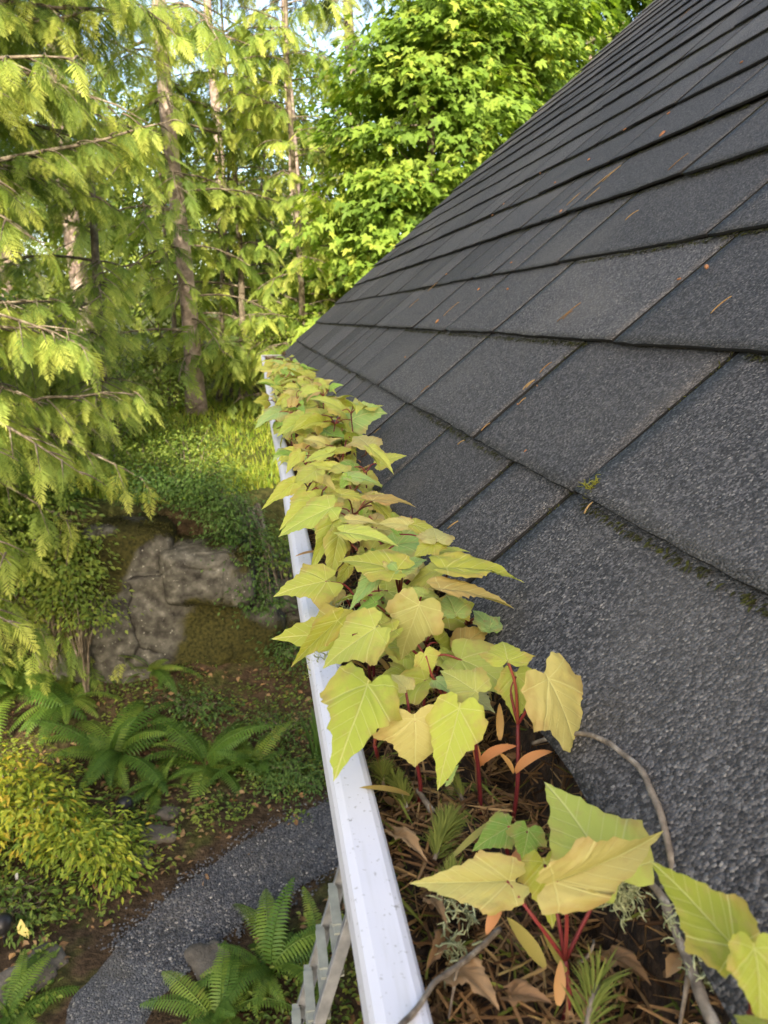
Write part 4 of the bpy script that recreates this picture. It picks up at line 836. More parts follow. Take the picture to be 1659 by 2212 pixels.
for px, py, lb in ((268, 1728, 'black globe garden light under the bright fern'), (4, 1990, 'black globe garden light at the left edge below the yellow bush')):
    p = atZ(px, py, Z0 + .2); g0 = gz(p[0], p[1]); root = thing('globe_light', (p[0], p[1], g0), lb, 'garden light', 'black globe garden lights')
    mb = MB(); V = IV.copy(); u = np.linspace(0, 2 * np.pi, 20, endpoint=False); v = np.linspace(-1.45, 1.57, 12); uu, vv_ = np.meshgrid(u, v, indexing='ij')
    V = np.stack([np.cos(vv_) * np.cos(uu), np.cos(vv_) * np.sin(uu), np.sin(vv_)], -1) * .075 + np.array([p[0], p[1], g0 + .17]); i = np.arange(20)[:, None]; j = np.arange(11)[None]
    mb.add(V.reshape(-1, 3), [np.stack([i * 12 + j, ((i + 1) % 20) * 12 + j, ((i + 1) % 20) * 12 + j + 1, i * 12 + j + 1], -1).reshape(-1, 4)]); link('globe', mb.mesh('globe'), M_BLACK, root)
    mb = MB(); tube(mb, [(p[0], p[1], g0 - .02), (p[0], p[1], g0 + .105)], .012, 8); link('stake', mb.mesh('stake'), M_BLACK, root)
for px, py, lb in ((37, 1893, 'upper white plastic plant label stuck in the yellow bush'), (75, 1715, 'lower white plastic plant label among the yellow leaves')):
    p = atY(px, py, 5.6 if py > 1800 else 6.1); g0 = gz(p[0], p[1]); mb = MB(); d = np.array([.10, .05, 1.0]); d /= np.linalg.norm(d)
    top = np.array([p[0], p[1], p[2] + .03]); V = np.array([top + np.array([s_ * w_, 0, 0]) - d * l for l, w_ in ((0, .007), (.02, .012), (.06, .009), (max(.1, p[2] - g0 + .05), .0012)) for s_ in (-1, 1)])
    V = np.concatenate([V, V + np.array([0, .002, 0])]); Fq = [[0, 1, 3, 2], [2, 3, 5, 4], [4, 5, 7, 6]]; Fq += [[a + 8 for a in f[::-1]] for f in Fq] + [[0, 2, 10, 8], [2, 4, 12, 10], [4, 6, 14, 12], [1, 9, 11, 3], [3, 11, 13, 5], [5, 13, 15, 7], [0, 8, 9, 1], [6, 7, 15, 14]]
    mb.add(V, [np.array(Fq)]); o = link('plant_label', mb.mesh('plant_label', False), M_WHITE); tag(o, lb, 'plant label', 'white plant labels')
p = atY(45, 1985, 4.95); mb = MB(); scatter(mb, LF_S[0], LF_S[1], frames(np.array([[.2, -.3, -.8]]), np.array([[-.3, -1, .3]]), np.array([.16])), p[None], np.array([.5])); o = link('fallen_leaf', mb.mesh('fallen_leaf', False), M_TAG); tag(o, 'large pale yellow fallen leaf caught on the low green bush', 'leaf')

# ------------------------------------------------------------------ debris in the gutter
r_ = np.random.default_rng(17)
xs = np.linspace(-.0025, .1185, 22); ysd = np.concatenate([np.arange(-.3, 1.2, .006), np.arange(1.2, YF - .004, .016)])
DX, DY = np.meshgrid(xs, ysd, indexing='ij')
def dz(x, y):
    P = np.stack([x, y, np.zeros_like(x)], -1)
    return -.034 + .006 * NZ(P, 22, 3) + .007 * NZ(P + 5, 6, 2) - .016 * ss(.060, .088, x) * (1 - ss(.9, 1.4, y)) + .040 * ss(.092, .114, x) + .022 * ss(4.2, 4.7, y)
i = np.arange(len(xs) - 1)[:, None] * len(ysd); j = np.arange(len(ysd) - 1)[None]; q = len(ysd)
o = link('gutter_compost', mesh_np('gutter_compost', np.stack([DX + gshift(DY)[0] * (DX < .1), DY, dz(DX, DY)], -1).reshape(-1, 3), [np.stack([i + j, i + j + q, i + j + q + 1, i + j + 1], -1).reshape(-1, 4)]), M_SOIL)
tag(o, 'dark rotted compost filling the gutter', 'compost', kind='stuff')
def needles(n, y, x, zoff, ln, wd, tint, seed, flat=.35, fan=None):
    r = np.random.default_rng(seed); mb = MB()
    D = nrm(np.c_[r.normal(size=(n, 2)), r.normal(0, flat, n)]); ts = np.array([0, .5, 1]); L = r.uniform(.6, 1.2, n) * ln
    b = np.stack([x, y, dz(x, y) + zoff], -1); sd = nrm(np.cross(D, r.normal(size=(n, 3)))); bend = np.cross(D, sd)
    C_ = b[:, None] + D[:, None] * (L[:, None] * (ts - .5))[..., None] + bend[:, None] * (L[:, None] * (.16 * (ts - .5) ** 2))[..., None]
    w_ = (wd * np.array([.7, 1, .15]))[None, :, None]; V = np.stack([C_ - sd[:, None] * w_, C_ + bend[:, None] * w_ * .7, C_ + sd[:, None] * w_], 2)   # a shallow gutter-shaped needle
    k = np.arange(n)[:, None] * 9
    F_ = np.concatenate([k + np.array([[a, a + 1, a + 4, a + 3]]) for a in (0, 1, 3, 4)])
    mb.add(V.reshape(-1, 3), [F_], np.repeat(tint, 9)); return mb.mesh('needle_litter')
n = 12500; y = .12 + 4.68 * r_.random(n) ** 2.3; x = r_.uniform(.001, .112, n)
tn = np.where(r_.random(n) < .10, r_.uniform(.86, 1, n), r_.beta(1.6, 1.4, n) * .82)
o = link('needle_litter', needles(n, y, x, r_.uniform(0, .012, n), .021, .00075, tn, 5), M_NEEDLE); tag(o, 'brown and green conifer needles packed in the gutter', 'needles', kind='stuff')
n = 1300; y = .14 + 4.6 * r_.random(n) ** 2.2; x = r_.uniform(.004, .108, n); D = np.c_[r_.normal(size=(n, 2)), r_.normal(0, .3, n)]
mb = MB(); scatter(mb, LF_S[0], LF_S[1], frames(nrm(D), np.array([0, -.2, 1.]) + r_.normal(0, .5, (n, 3)), r_.gamma(3, .0017, n) + .002), np.stack([x, y, dz(x, y) + r_.uniform(.002, .010, n)], -1), r_.beta(1.2, 1.6, n))
o = link('leaf_crumbs', mb.mesh('leaf_crumbs', False), M_DRY); tag(o, 'brown crumbs of dead leaf and bark among the gutter needles', 'leaf litter', kind='stuff')
def sprig(zoom, p0, p1, z, seed, label, n=170, ln=.0095):
    a, b = atZ(*zoom(*p0), z), atZ(*zoom(*p1), z + .004); r = np.random.default_rng(seed); root = thing('fir_sprig', tuple(a), label, 'sprig', 'green fir sprigs in the gutter')
    mb = MB(); P = curve([a, (a + b) / 2 + np.array([0, 0, .004]), b], 10); tube(mb, P, .0011, 6); link('twig', mb.mesh('twig'), M_TWIG, root)
    t = r.random(n); bp = a + (b - a) * t[:, None] + np.array([0, 0, .004]) * (1 - (2 * t - 1) ** 2)[:, None]; ax = nrm(b - a); s1 = nrm(np.cross(ax, [0, 0, 1])); s2 = np.cross(s1, ax); ph = r.uniform(0, 6.28, n)
    D = ax * .75 + s1 * np.cos(ph)[:, None] + s2 * (np.abs(np.sin(ph)))[:, None] * .8
    TV, TF = leaf_simple(.035, .01, .05); mb = MB(); scatter(mb, TV, TF, frames(nrm(D), np.array([0, 0, 1.]) + 0 * D, r.uniform(.7, 1.1, n) * ln), bp, r.uniform(.84, 1, n)); link('needles', mb.mesh('needles'), M_NEEDLE, root)
sprig(ZC, (560, 960), (480, 800), -.020, 1, 'green fir sprig lying under the pinkish front leaf')
sprig(ZC, (860, 900), (760, 800), -.018, 2, 'green fir sprig behind the red stem with orange seed leaves')
sprig(ZD, (230, 420), (300, 270), -.018, 3, 'largest green fir sprig beside the tan scale leaf', 260, .012)
sprig(ZD, (250, 600), (330, 480), -.018, 4, 'nearest green fir sprig in front of the tan scale leaf', 80)
sprig(ZC, (430, 840), (420, 760), -.018, 6, 'green fir sprig against the gutter lip')
sprig(ZD, (880, 1150), (930, 950), -.010, 5, 'pale green sprig at the bottom edge', 60, .014)

# ------------------------------------------------------------------ maple seedlings
def leaf_mesh(seed, lobe=.5, fold=.25, droop=.6, twist=0.0, wave=.02, holes=False):
    r = np.random.default_rng(seed)
    A = np.array([(.028, -.055), (.11, -.135), (.23, -.135), (.34, -.05), (.41, .08), (.47, .215), (.40, .30), (.345, .39), (.245, .52), (.158, .67), (.082, .815), (.030, .93), (0, 1)])
    B_ = np.array([(.035, -.09), (.15, -.215), (.33, -.20), (.46, -.06), (.52, .10), (.62, .30), (.49, .37), (.36, .43), (.30, .56), (.205, .69), (.105, .83), (.034, .94), (0, 1)])
    C_ = []
    for sg in (1, -1):
        o_ = A * (1 - lobe) + B_ * lobe; o_ = o_ + np.r_[r.normal(0, .014, (11, 2)), np.zeros((2, 2))]
        c = curve(o_, 44); m = len(c); tt = np.linspace(0, 1, m); cent = np.array([0, .25]); out = nrm(c - cent)
        nt_ = r.integers(9, 13); ph = (tt * nt_ + r.random()) % 1; saw = (1 - ph) ** 1.3 * r.uniform(.5, 1.3, nt_ + 2)[(tt * nt_).astype(int)]
        c = c + out * ((.048 + .016 * lobe) * (saw - .35) * np.sin(np.pi * np.clip(tt * 1.02, 0, 1)) ** .5)[:, None]; c[-1] = (0, 1)
        c[:, 0] = np.maximum(c[:, 0], 0) * sg; C_.append(c)
    loop = np.concatenate([C_[0], C_[1][::-1][1:]]); n = len(loop); rings = np.array([.0, .12, .26, .40, .54, .68, .80, .90, .96, 1.0]); nr_ = len(rings)
    flat = np.array([0, .0]) + rings[:, None, None] * (loop - np.array([0, .0]))[None]; flat = flat.reshape(-1, 2)
    x, y = flat.T; ax = np.abs(x)
    q = (y - .95 * ax) * 6.2 + np.sign(x) * .22; z = .007 * np.cos(2 * np.pi * q) * np.clip(ax * 7, 0, 1) * -1
    z = z + wave * NZ(np.stack([x, y, x * 0 + seed], -1), 4.5, 2) * np.clip(ax * 3, 0, 1)
    f = fold * (1 - .25 * y); Xf = np.sign(x) * (ax * np.cos(f) - z * np.sin(f)); Zf = ax * np.sin(f) + z * np.cos(f) - .9 * abs(fold) * ax ** 2 - .25 * ax ** 2.2
    k = droop; yy = np.maximum(y, 0); 
    kk = max(abs(k), 1e-3) * (1 if k >= 0 else -1); cyv = np.where(y > 0, np.sin(kk * yy) / kk, y); cz = np.where(y > 0, -(1 - np.cos(kk * yy)) / kk, 0); th = kk * yy
    Y3 = cyv + Zf * np.sin(th); Z3 = cz + Zf * np.cos(th); X3 = Xf
    tw = twist * yy; X3, Z3 = X3 * np.cos(tw) - Z3 * np.sin(tw) * .0 - Z3 * 0, Z3 + X3 * np.sin(tw)
    tip = np.array([Y3[(nr_ - 1) * n + len(C_[0]) - 1], Z3[(nr_ - 1) * n + len(C_[0]) - 1]]); L = np.hypot(*tip); c_, s_ = tip / L
    Y3, Z3 = (Y3 * c_ + Z3 * s_) / L, (-Y3 * s_ + Z3 * c_) / L; X3 = X3 / L
    i = np.arange(nr_ - 1)[:, None] * n; j = np.arange(n)[None]; j2 = (j + 1) % n
    Fq = np.stack([i + j, i + n + j, i + n + j2, i + j2], -1).reshape(-1, 4)
    if holes:
        cc = flat[Fq].mean(1); hole = np.zeros(len(Fq), bool)
        for hx, hy, hr in holes: hole |= ((cc[:, 0] - hx) / 1.5) ** 2 + (cc[:, 1] - hy) ** 2 < hr ** 2
        Fq = Fq[~hole]
    return mesh_np('leaf', np.stack([X3, Y3, Z3], -1), [Fq], uv=flat)
def strap_mesh(seed, wd=.10, droop=1.2):
    r = np.random.default_rng(seed); ts = np.linspace(0, 1, 13); th = droop * ts; C_ = np.cumsum(np.stack([0 * ts, np.cos(th), -np.sin(th)], -1), 0) / 13
    w_ = wd * np.sin(np.pi * np.clip(.04 + .96 * ts, 0, 1) ** .85) ** .7; V = np.stack([C_ - np.array([1, 0, 0]) * w_[:, None] + np.array([0, 0, .25]) * w_[:, None], C_, C_ + np.array([1, 0, 0]) * w_[:, None] + np.array([0, 0, .25]) * w_[:, None]], 1).reshape(-1, 3)
    b = np.arange(12)[:, None] * 3; return mesh_np('seed_leaf', V, [np.concatenate([b + np.array([[0, 1, 4, 3]]), b + np.array([[1, 2, 5, 4]])])], tint=np.full(len(V), r.uniform(.05, .95)))
LV = [leaf_mesh(100 + q, lobe=l, fold=f, droop=d, twist=tw, wave=.05) for q, (l, f, d, tw) in enumerate([(.2, .35, .5, .1), (.6, .2, .8, -.1), (.9, .1, .5, 0), (.3, .6, .9, .25), (.0, .25, 1.3, -.3), (.7, .4, 1.4, .2), (.45, .55, .3, 0), (1., .25, 1.0, -.2), (.1, .7, .8, .1), (.8, -.15, 1.1, .1), (.5, .1, 1.7, -.2), (.3, .3, -.3, .2)])]
LV = [me for me in LV]; SV = [strap_mesh(q, .085 + .02 * (q % 3), (.4, 1.0, 1.7, 2.4)[q % 4]) for q in range(8)]
for me in LV: me.materials.append(M_LEAF)
for me in SV: me.materials.append(M_COTY)
LC = dict(y=(.34, .375, .062), l=(.375, .42, .085), g=(.20, .34, .055), p=(.43, .39, .135), o=(.43, .32, .105), d=(.26, .29, .036), b=(.27, .40, .125))
CAMZ = CAM
def leaf_obj(root, me, base, tip, W, roll, col, r, pet=None, own_petiole=True):
    a = tip - base; L = np.linalg.norm(a); y = a / L; up = np.array([0, -.55, 1.0]); x = np.cross(y, up)
    if np.linalg.norm(x) < .05: x = np.array([1., 0, 0])
    x /= np.linalg.norm(x); z = np.cross(x, y); c, s = math.cos(roll), math.sin(roll); x, z = x * c + z * s, z * c - x * s
    Mx = Matrix(np.c_[np.r_[np.c_[x * L * W, y * L, z * L], np.zeros((1, 3))], np.r_[base, 1]].tolist())
    o = bpy.data.objects.new('leaf', me); COL.objects.link(o); o.matrix_basis = Mx; put(o, root)
    cc = np.array(LC[col]) * r.uniform(.90, 1.10) * (1 + r.normal(0, .03, 3)); o.color = (*cc, 1)
    if pet is not None:
        mid = (pet + base) / 2 + np.array([r.normal(0, .002), r.normal(0, .002), .004]); P = curve([pet, mid, base + y * .001], 8)
        if own_petiole:
            mb = MB(); tube(mb, P, np.linspace(.0009, .0007, len(P)), 6, r.uniform(.3, .9)); link('petiole', mb.mesh('petiole'), M_STEM, o)
        else: return o, P
    return o, None
def lim(p): return np.array([min(max(p[0], .010), .092), p[1], 0])
SEED_N = [0]
def seedling(label, leaves, stem=None, stop=None, straps=(), group=None, r=None):
    """leaves: (base, tip, width, lobe, fold, droop, colour, roll[, holes]) in world coordinates"""
    SEED_N[0] += 1; r = r or np.random.default_rng(700 + SEED_N[0])
    bases = np.array([l[0] for l in leaves])
    if stem is None: stem = lim(bases.mean(0)); 
    sb = np.array([stem[0], stem[1], float(dz(np.array(stem[0]), np.array(stem[1]))) - .004]); root = thing('maple_seedling', tuple(sb), label, 'seedling', group)
    st = stop if stop is not None else sb * .35 + (bases.mean(0) + np.array([0, 0, -.006])) * .65
    mb = MB(); P = curve([sb, (sb + st) / 2 + np.array([r.normal(0, .0025), r.normal(0, .0025), 0]), st], 10); tube(mb, P, np.linspace(.0014, .0010, len(P)), 8, r.uniform(0, .4)); link('stem', mb.mesh('stem'), M_STEM, root)
    for l in leaves:
        me = leaf_mesh(r.integers(1, 9999), l[3], l[4], l[5], r.normal(0, .10), .040, l[8] if len(l) > 8 else False); me.materials.append(M_LEAF)
        leaf_obj(root, me, np.asarray(l[0], float), np.asarray(l[1], float), l[2], l[7], l[6], r, st)
    for (a, b, wd, dr, tn) in straps:
        me = strap_mesh(r.integers(1, 999), wd, dr); me.attributes['tint'].data.foreach_set('value', np.full(39, tn, np.float32)); me.materials.append(M_COTY)
        a, b = np.asarray(a, float), np.asarray(b, float); d = b - a; L = np.linalg.norm(d); o = bpy.data.objects.new('seed_leaf', me); COL.objects.link(o)
        # the strap's chord is turned onto a -> b
        co = np.array([v.co for v in me.vertices]); t_ = co[-2]; l0 = np.linalg.norm(t_); y = d / L; x = np.cross(y, [0, -.3, 1.]); x /= np.linalg.norm(x); z = np.cross(x, y)
        an = math.atan2(t_[2], t_[1]); Rl = np.array([[1, 0, 0], [0, math.cos(an), math.sin(an)], [0, -math.sin(an), math.cos(an)]]); Rw = np.c_[x, y, z] @ Rl * (L / l0)
        o.matrix_basis = Matrix(np.c_[np.r_[Rw, np.zeros((1, 3))], np.r_[a, 1]].tolist()); put(o, root)
    return root
def lf(zoom, b, t, zb, zt, W=1.0, lobe=.4, fold=.25, droop=.6, col='y', roll=0.0, *rest):
    return (atZ(*zoom(*b), zb), atZ(*zoom(*t), zt), W * (.86 if zoom in (ZA, ZB) else 1), lobe, fold, droop, col, roll, *rest)
def sp(zoom, a, b, za, zb, wd=.10, dr=1.2, tn=.1): return (atZ(*zoom(*a), za), atZ(*zoom(*b), zb), wd, dr, tn)
def P3(zoom, a, z): return atZ(*zoom(*a), z)
HG = 'maple seedlings sprouting in the gutter'
seedling('nearest tall seedling at the bottom centre with a broad yellow pink leaf lying sideways', [
    lf(ZD, (740, 515), (1210, 295), .034, .036, .50, .3, .50, .35, 'p', -.75), lf(ZD, (1000, 490), (700, 85), .020, .034, .95, .35, .2, .4, 'l', .1),
    lf(ZD, (550, 510), (120, 520), .016, .014, .62, .2, .4, .4, 'p', .45), lf(ZD, (700, 430), (735, 718), .014, -.004, 1.0, .4, .15, .5, 'y', 0)],
    stem=P3(ZD, (775, 1115), -.034), stop=P3(ZD, (790, 850), -.012), straps=[sp(ZD, (760, 1060), (770, 850), -.02, -.008, .14, .3, .25), sp(ZD, (715, 900), (540, 665), -.015, -.004, .13, .3, .85), sp(ZD, (800, 920), (680, 690), -.016, -.004, .11, .4, .9), sp(ZD, (520, 588), (450, 742), -.004, -.014, .16, .5, .05)], group=HG)
seedling('seedling at the right edge with a dark yellow leaf backlit over the shingles', [
    lf(ZD, (1515, 795), (1150, 420), .040, .050, .72, .3, .25, .5, 'd', .25), lf(ZD, (1600, 800), (1625, 1180), .052, .036, .85, .5, .2, .5, 'y', .1), lf(ZD, (1640, 1160), (1510, 1085), .045, .040, .8, .4, .2, .4, 'y', 0)],
    stem=P3(ZD, (1500, 1420), -.03), stop=P3(ZD, (1590, 1090), .022), group=HG)
seedling('small seedling with a round three lobed leaf beside the tall nearest seedling', [
    lf(ZD, (632, 292), (605, 425), .004, -.006, 1.15, 1., .15, .4, 'g', 0), lf(ZD, (550, 275), (388, 385), .000, -.012, .8, .1, .2, .6, 'g', .1)],
    stem=P3(ZD, (545, 480), -.034), stop=P3(ZD, (535, 350), -.010), straps=[sp(ZD, (500, 235), (270, 445), -.006, -.016, .045, .3, .95), sp(ZD, (520, 200), (460, 260), 0, -.006, .06, .2, .95), sp(ZD, (605, 370), (545, 490), -.012, -.016, .16, .3, .05)], group=HG)
seedling('seedling by the lip whose large lime leaf hangs down over the white gutter edge', [
    lf(ZC, (340, 270), (155, 800), .048, .022, .72, .45, .16, .45, 'y', .12), lf(ZC, (345, 540), (395, 470), .012, .022, .8, .2, .2, .4, 'b', .2)],
    stem=P3(ZC, (440, 780), -.034), straps=[sp(ZC, (590, 880), (295, 832), -.014, .004, .055, .35, .68)], group=HG)
seedling('seedling in front with a broad pinkish lobed leaf facing the camera', [
    lf(ZC, (598, 455), (600, 722), .034, .008, 1.32, .95, .10, .5, 'p', 0.05), lf(ZC, (552, 292), (470, 215), .040, .040, .75, .3, .25, .5, 'p', 0)],
    stem=P3(ZC, (605, 960), -.034), stop=P3(ZC, (598, 640), .006), group=HG)
seedling('seedling with a long pointed lime leaf beside the pinkish front leaf', [
    lf(ZC, (840, 400), (722, 850), .038, .004, .76, .25, .18, .4, 'y', -.05), lf(ZC, (770, 800), (840, 705), -.004, .004, .5, .2, .2, .4, 'b', 0)],
    stem=P3(ZC, (960, 965), -.034), stop=P3(ZC, (925, 560), .014), straps=[sp(ZC, (945, 725), (912, 560), -.006, .010, .13, .5, .02), sp(ZC, (945, 725), (1155, 605), -.006, .006, .12, 1.5, .0), sp(ZC, (970, 718), (1010, 640), -.008, .002, .12, .5, .3)], group=HG)
seedling('tall red stemmed seedling near the roof edge with a flat level leaf on top', [
    lf(ZC, (1105, 142), (1075, 35), .050, .054, 1.5, .9, .12, .5, 'y', .0), lf(ZC, (1325, 238), (1492, 735), .046, -.004, .80, .55, .15, .5, 'p', .15), lf(ZC, (1150, 215), (1152, 490), .040, .014, .85, .35, .2, .35, 'l', -.1)],
    stem=P3(ZC, (1122, 962), -.034), stop=P3(ZC, (1160, 485), .016), straps=[sp(ZC, (1140, 765), (1350, 635), -.008, .004, .11, 1.6, .08), sp(ZC, (1138, 765), (1050, 635), -.008, .004, .11, 1.0, .38), sp(ZC, (1062, 590), (1060, 370), .0, .018, .10, .2, .45)], group=HG)
seedling('seedling behind the tall red stem with a wide pale leaf seen from below', [
    lf(ZC, (930, 305), (735, 195), .040, .042, .95, .5, .2, .5, 'l', .2), lf(ZC, (655, 105), (690, 218), .044, .032, 1.25, .8, .15, .4, 'l', 0), lf(ZC, (720, 250), (810, 330), .030, .026, .9, .4, .2, .4, 'b', 0)], stem=P3(ZC, (880, 640), -.034), group=HG)
seedling('seedling by the lip with the largest lime leaf, a small hole beside its midrib', [
    lf(ZB, (625, 785), (280, 1052), .052, .026, 1.02, .45, .14, .35, 'l', .06, [(.14, .30, .022)]), lf(ZB, (748, 800), (435, 1005), .044, .026, .68, .2, .3, .3, 'y', -.25), lf(ZB, (380, 735), (75, 1040), .050, .018, .50, .15, .35, .4, 'd', .35)],
    stem=P3(ZB, (600, 1080), -.030), group=HG)
seedling('seedling in the row centre with a large pinkish heart shaped leaf facing the camera', [
    lf(ZB, (912, 632), (795, 992), .058, .020, 1.02, .5, .14, .4, 'p', 0.03), lf(ZB, (940, 560), (860, 520), .050, .050, .9, .4, .2, .4, 'l', 0)], stem=P3(ZB, (880, 900), -.030), group=HG)
seedling('seedling throwing one folded pink and one lime leaf far out over the shingles', [
    lf(ZB, (1052, 540), (1540, 662), .052, .034, .60, .2, .45, .35, 'o', .35), lf(ZB, (1085, 395), (1605, 492), .060, .042, .66, .25, .4, .45, 'y', .3), lf(ZB, (1062, 400), (832, 515), .056, .036, .92, .45, .15, .4, 'l', 0)], stem=P3(ZB, (1060, 640), -.032), group=HG)
seedling('seedling against the shingles with small bluish green leaves', [
    lf(ZB, (1372, 788), (1262, 668), .018, .022, .85, .6, .3, .5, 'b', -.2), lf(ZB, (1380, 785), (1495, 725), .018, .016, .7, .5, .3, .5, 'b', .1), lf(ZB, (1152, 695), (1090, 570), .036, .040, 1.1, .4, .3, .5, 'b', 0), lf(ZB, (1160, 700), (1255, 655), .034, .034, 1.1, .4, .2, .4, 'y', 0)], stem=P3(ZB, (1165, 830), -.034), group=HG)
seedling('seedling left of the row centre with narrow pleated green leaves', [
    lf(ZB, (640, 425), (445, 690), .046, .018, .56, .1, .25, .45, 'b', .1), lf(ZB, (630, 615), (485, 700), .030, .014, .9, .5, .2, .4, 'g', 0), lf(ZB, (660, 600), (690, 590), .022, .02, .9, .5, .2, .4, 'g', 0)], stem=P3(ZB, (720, 620), -.034), group=HG)
seedling('seedling at the lip with two narrow lime leaves drooping over the white edge', [
    lf(ZB, (385, 185), (314, 552), .044, .012, .48, .1, .3, .5, 'y', .15), lf(ZB, (345, 110), (190, 436), .048, .018, .52, .2, .35, .5, 'y', .25), lf(ZB, (450, 385), (335, 590), .026, .006, .45, .2, .3, .5, 'd', .2)], stem=P3(ZB, (395, 380), -.034), straps=[sp(ZB, (450, 330), (470, 205), -.02, .004, .11, .2, .3), sp(ZB, (480, 330), (545, 300), -.02, -.006, .09, .3, .2), sp(ZB, (320, 300), (100, 318), .0, .01, .05, .5, .3)], group=HG)
seedling('seedling with star like spreading yellow leaves above several bare red stems', [
    lf(ZB, (768, 405), (388, 352), .056, .050, .62, .4, .3, .5, 'y', .2), lf(ZB, (772, 405), (968, 340), .056, .054, .6, .3, .3, .5, 'b', -.1), lf(ZB, (765, 395), (830, 300), .056, .058, .95, .6, .25, .5, 'p', 0), lf(ZB, (770, 410), (560, 390), .052, .040, .8, .5, .2, .4, 'y', 0)], stem=P3(ZB, (810, 640), -.034), group=HG)
seedling('seedling with a smooth bright lime leaf pointing right in the row middle', [
    lf(ZB, (425, 160), (785, 255), .054, .044, .66, .2, .28, .45, 'l', .15), lf(ZB, (460, 80), (660, 110), .058, .052, .7, .4, .3, .4, 'p', .1), lf(ZB, (440, 90), (390, 60), .055, .056, .8, .4, .2, .4, 'l', 0)], stem=P3(ZB, (480, 330), -.034), group=HG)
seedling('seedling at the roof side with radiating lime leaves above a round dark green leaf', [
    lf(ZB, (1018, 232), (1140, 218), .052, .050, .95, .7, .2, .4, 'y', 0), lf(ZB, (1010, 235), (870, 330), .052, .044, 1.0, .8, .15, .4, 'y', 0), lf(ZB, (1030, 215), (1000, 130), .054, .056, 1.0, .7, .2, .4, 'p', 0), lf(ZB, (1020, 300), (1250, 290), .038, .036, .55, .4, .3, .6, 'l', .2), lf(ZB, (790, 175), (720, 130), .030, .034, .8, .0, .2, .3, 'g', 0)], stem=P3(ZB, (1020, 350), -.034), group=HG)
seedling('seedling behind it with one pink and one lime leaf spread level over the shingles', [
    lf(ZB, (838, 112), (640, 105), .058, .056, .65, .4, .3, .5, 'p', .2), lf(ZB, (885, 112), (1072, 205), .058, .046, .85, .5, .2, .5, 'y', .1)], stem=P3(ZB, (840, 190), -.034), group=HG)
seedling('seedling with yellow drooping leaves just left of the bare brown patch', [
    lf(ZA, (620, 1360), (195, 1600), .060, .034, .82, .35, .2, .4, 'l', .1), lf(ZA, (480, 1300), (205, 1545), .058, .036, .8, .5, .2, .5, 'y', .15)], stem=P3(ZA, (700, 1560), -.034), group=HG)
seedling('seedling whose long leaf hangs furthest out over the lip towards the garden', [
    lf(ZA, (325, 1160), (58, 1378), .058, .034, .58, .15, .3, .5, 'y', .3), lf(ZA, (500, 1060), (308, 1212), .064, .050, .9, .5, .2, .45, 'l', .1), lf(ZA, (510, 1100), (680, 1230), .056, .042, .75, .4, .25, .5, 'p', .1)], stem=P3(ZA, (430, 1240), -.034), group=HG)
seedling('seedling with a ragged bright green leaf eaten into holes', [
    lf(ZA, (775, 1105), (1010, 1160), .066, .058, .85, .6, .2, .5, 'b', .1, [(.12, .38, .05), (.2, .55, .04), (-.05, .62, .03)]), lf(ZA, (760, 1110), (700, 1220), .066, .052, 1.1, .7, .2, .4, 'g', 0), lf(ZA, (720, 1060), (650, 1010), .064, .066, 1., .6, .2, .4, 'l', 0)], stem=P3(ZA, (760, 1260), -.034), group=HG)
seedling('seedling with two long overlapping leaves pointing right beyond the bare brown patch', [
    lf(ZA, (715, 1250), (1015, 1345), .066, .052, .62, .3, .3, .5, 'y', .2), lf(ZA, (965, 1300), (1332, 1360), .062, .050, .60, .3, .3, .5, 'o', .25), lf(ZA, (1000, 1330), (1140, 1490), .054, .036, .7, .3, .3, .5, 'y', 0)], stem=P3(ZA, (700, 1470), -.034), group=HG)
seedling('seedling leaning over the shingles with a smooth arched lime leaf and a pink one above', [
    lf(ZA, (955, 875), (1142, 1090), .082, .056, .62, .2, .25, .6, 'l', .2), lf(ZA, (935, 850), (815, 775), .082, .086, .95, .6, .2, .4, 'p', 0), lf(ZA, (950, 860), (1005, 830), .080, .082, 1., .6, .2, .4, 'o', 0), lf(ZA, (950, 895), (1030, 1070), .070, .05, .5, .2, .3, .5, 'y', .3)], stem=P3(ZA, (870, 1080), -.030), group=HG)
seedling('seedling with a pale smooth leaf above a comb of thin red stems', [
    lf(ZA, (620, 912), (392, 1005), .078, .062, .72, .3, .25, .5, 'l', .1), lf(ZA, (375, 915), (258, 1088), .074, .052, .7, .3, .25, .5, 'y', .1), lf(ZA, (650, 1030), (360, 1040), .064, .058, .42, .2, .35, .5, 'l', .3), lf(ZA, (640, 905), (860, 910), .078, .072, .5, .4, .3, .5, 'y', .2)], stem=P3(ZA, (690, 1010), -.030), group=HG)

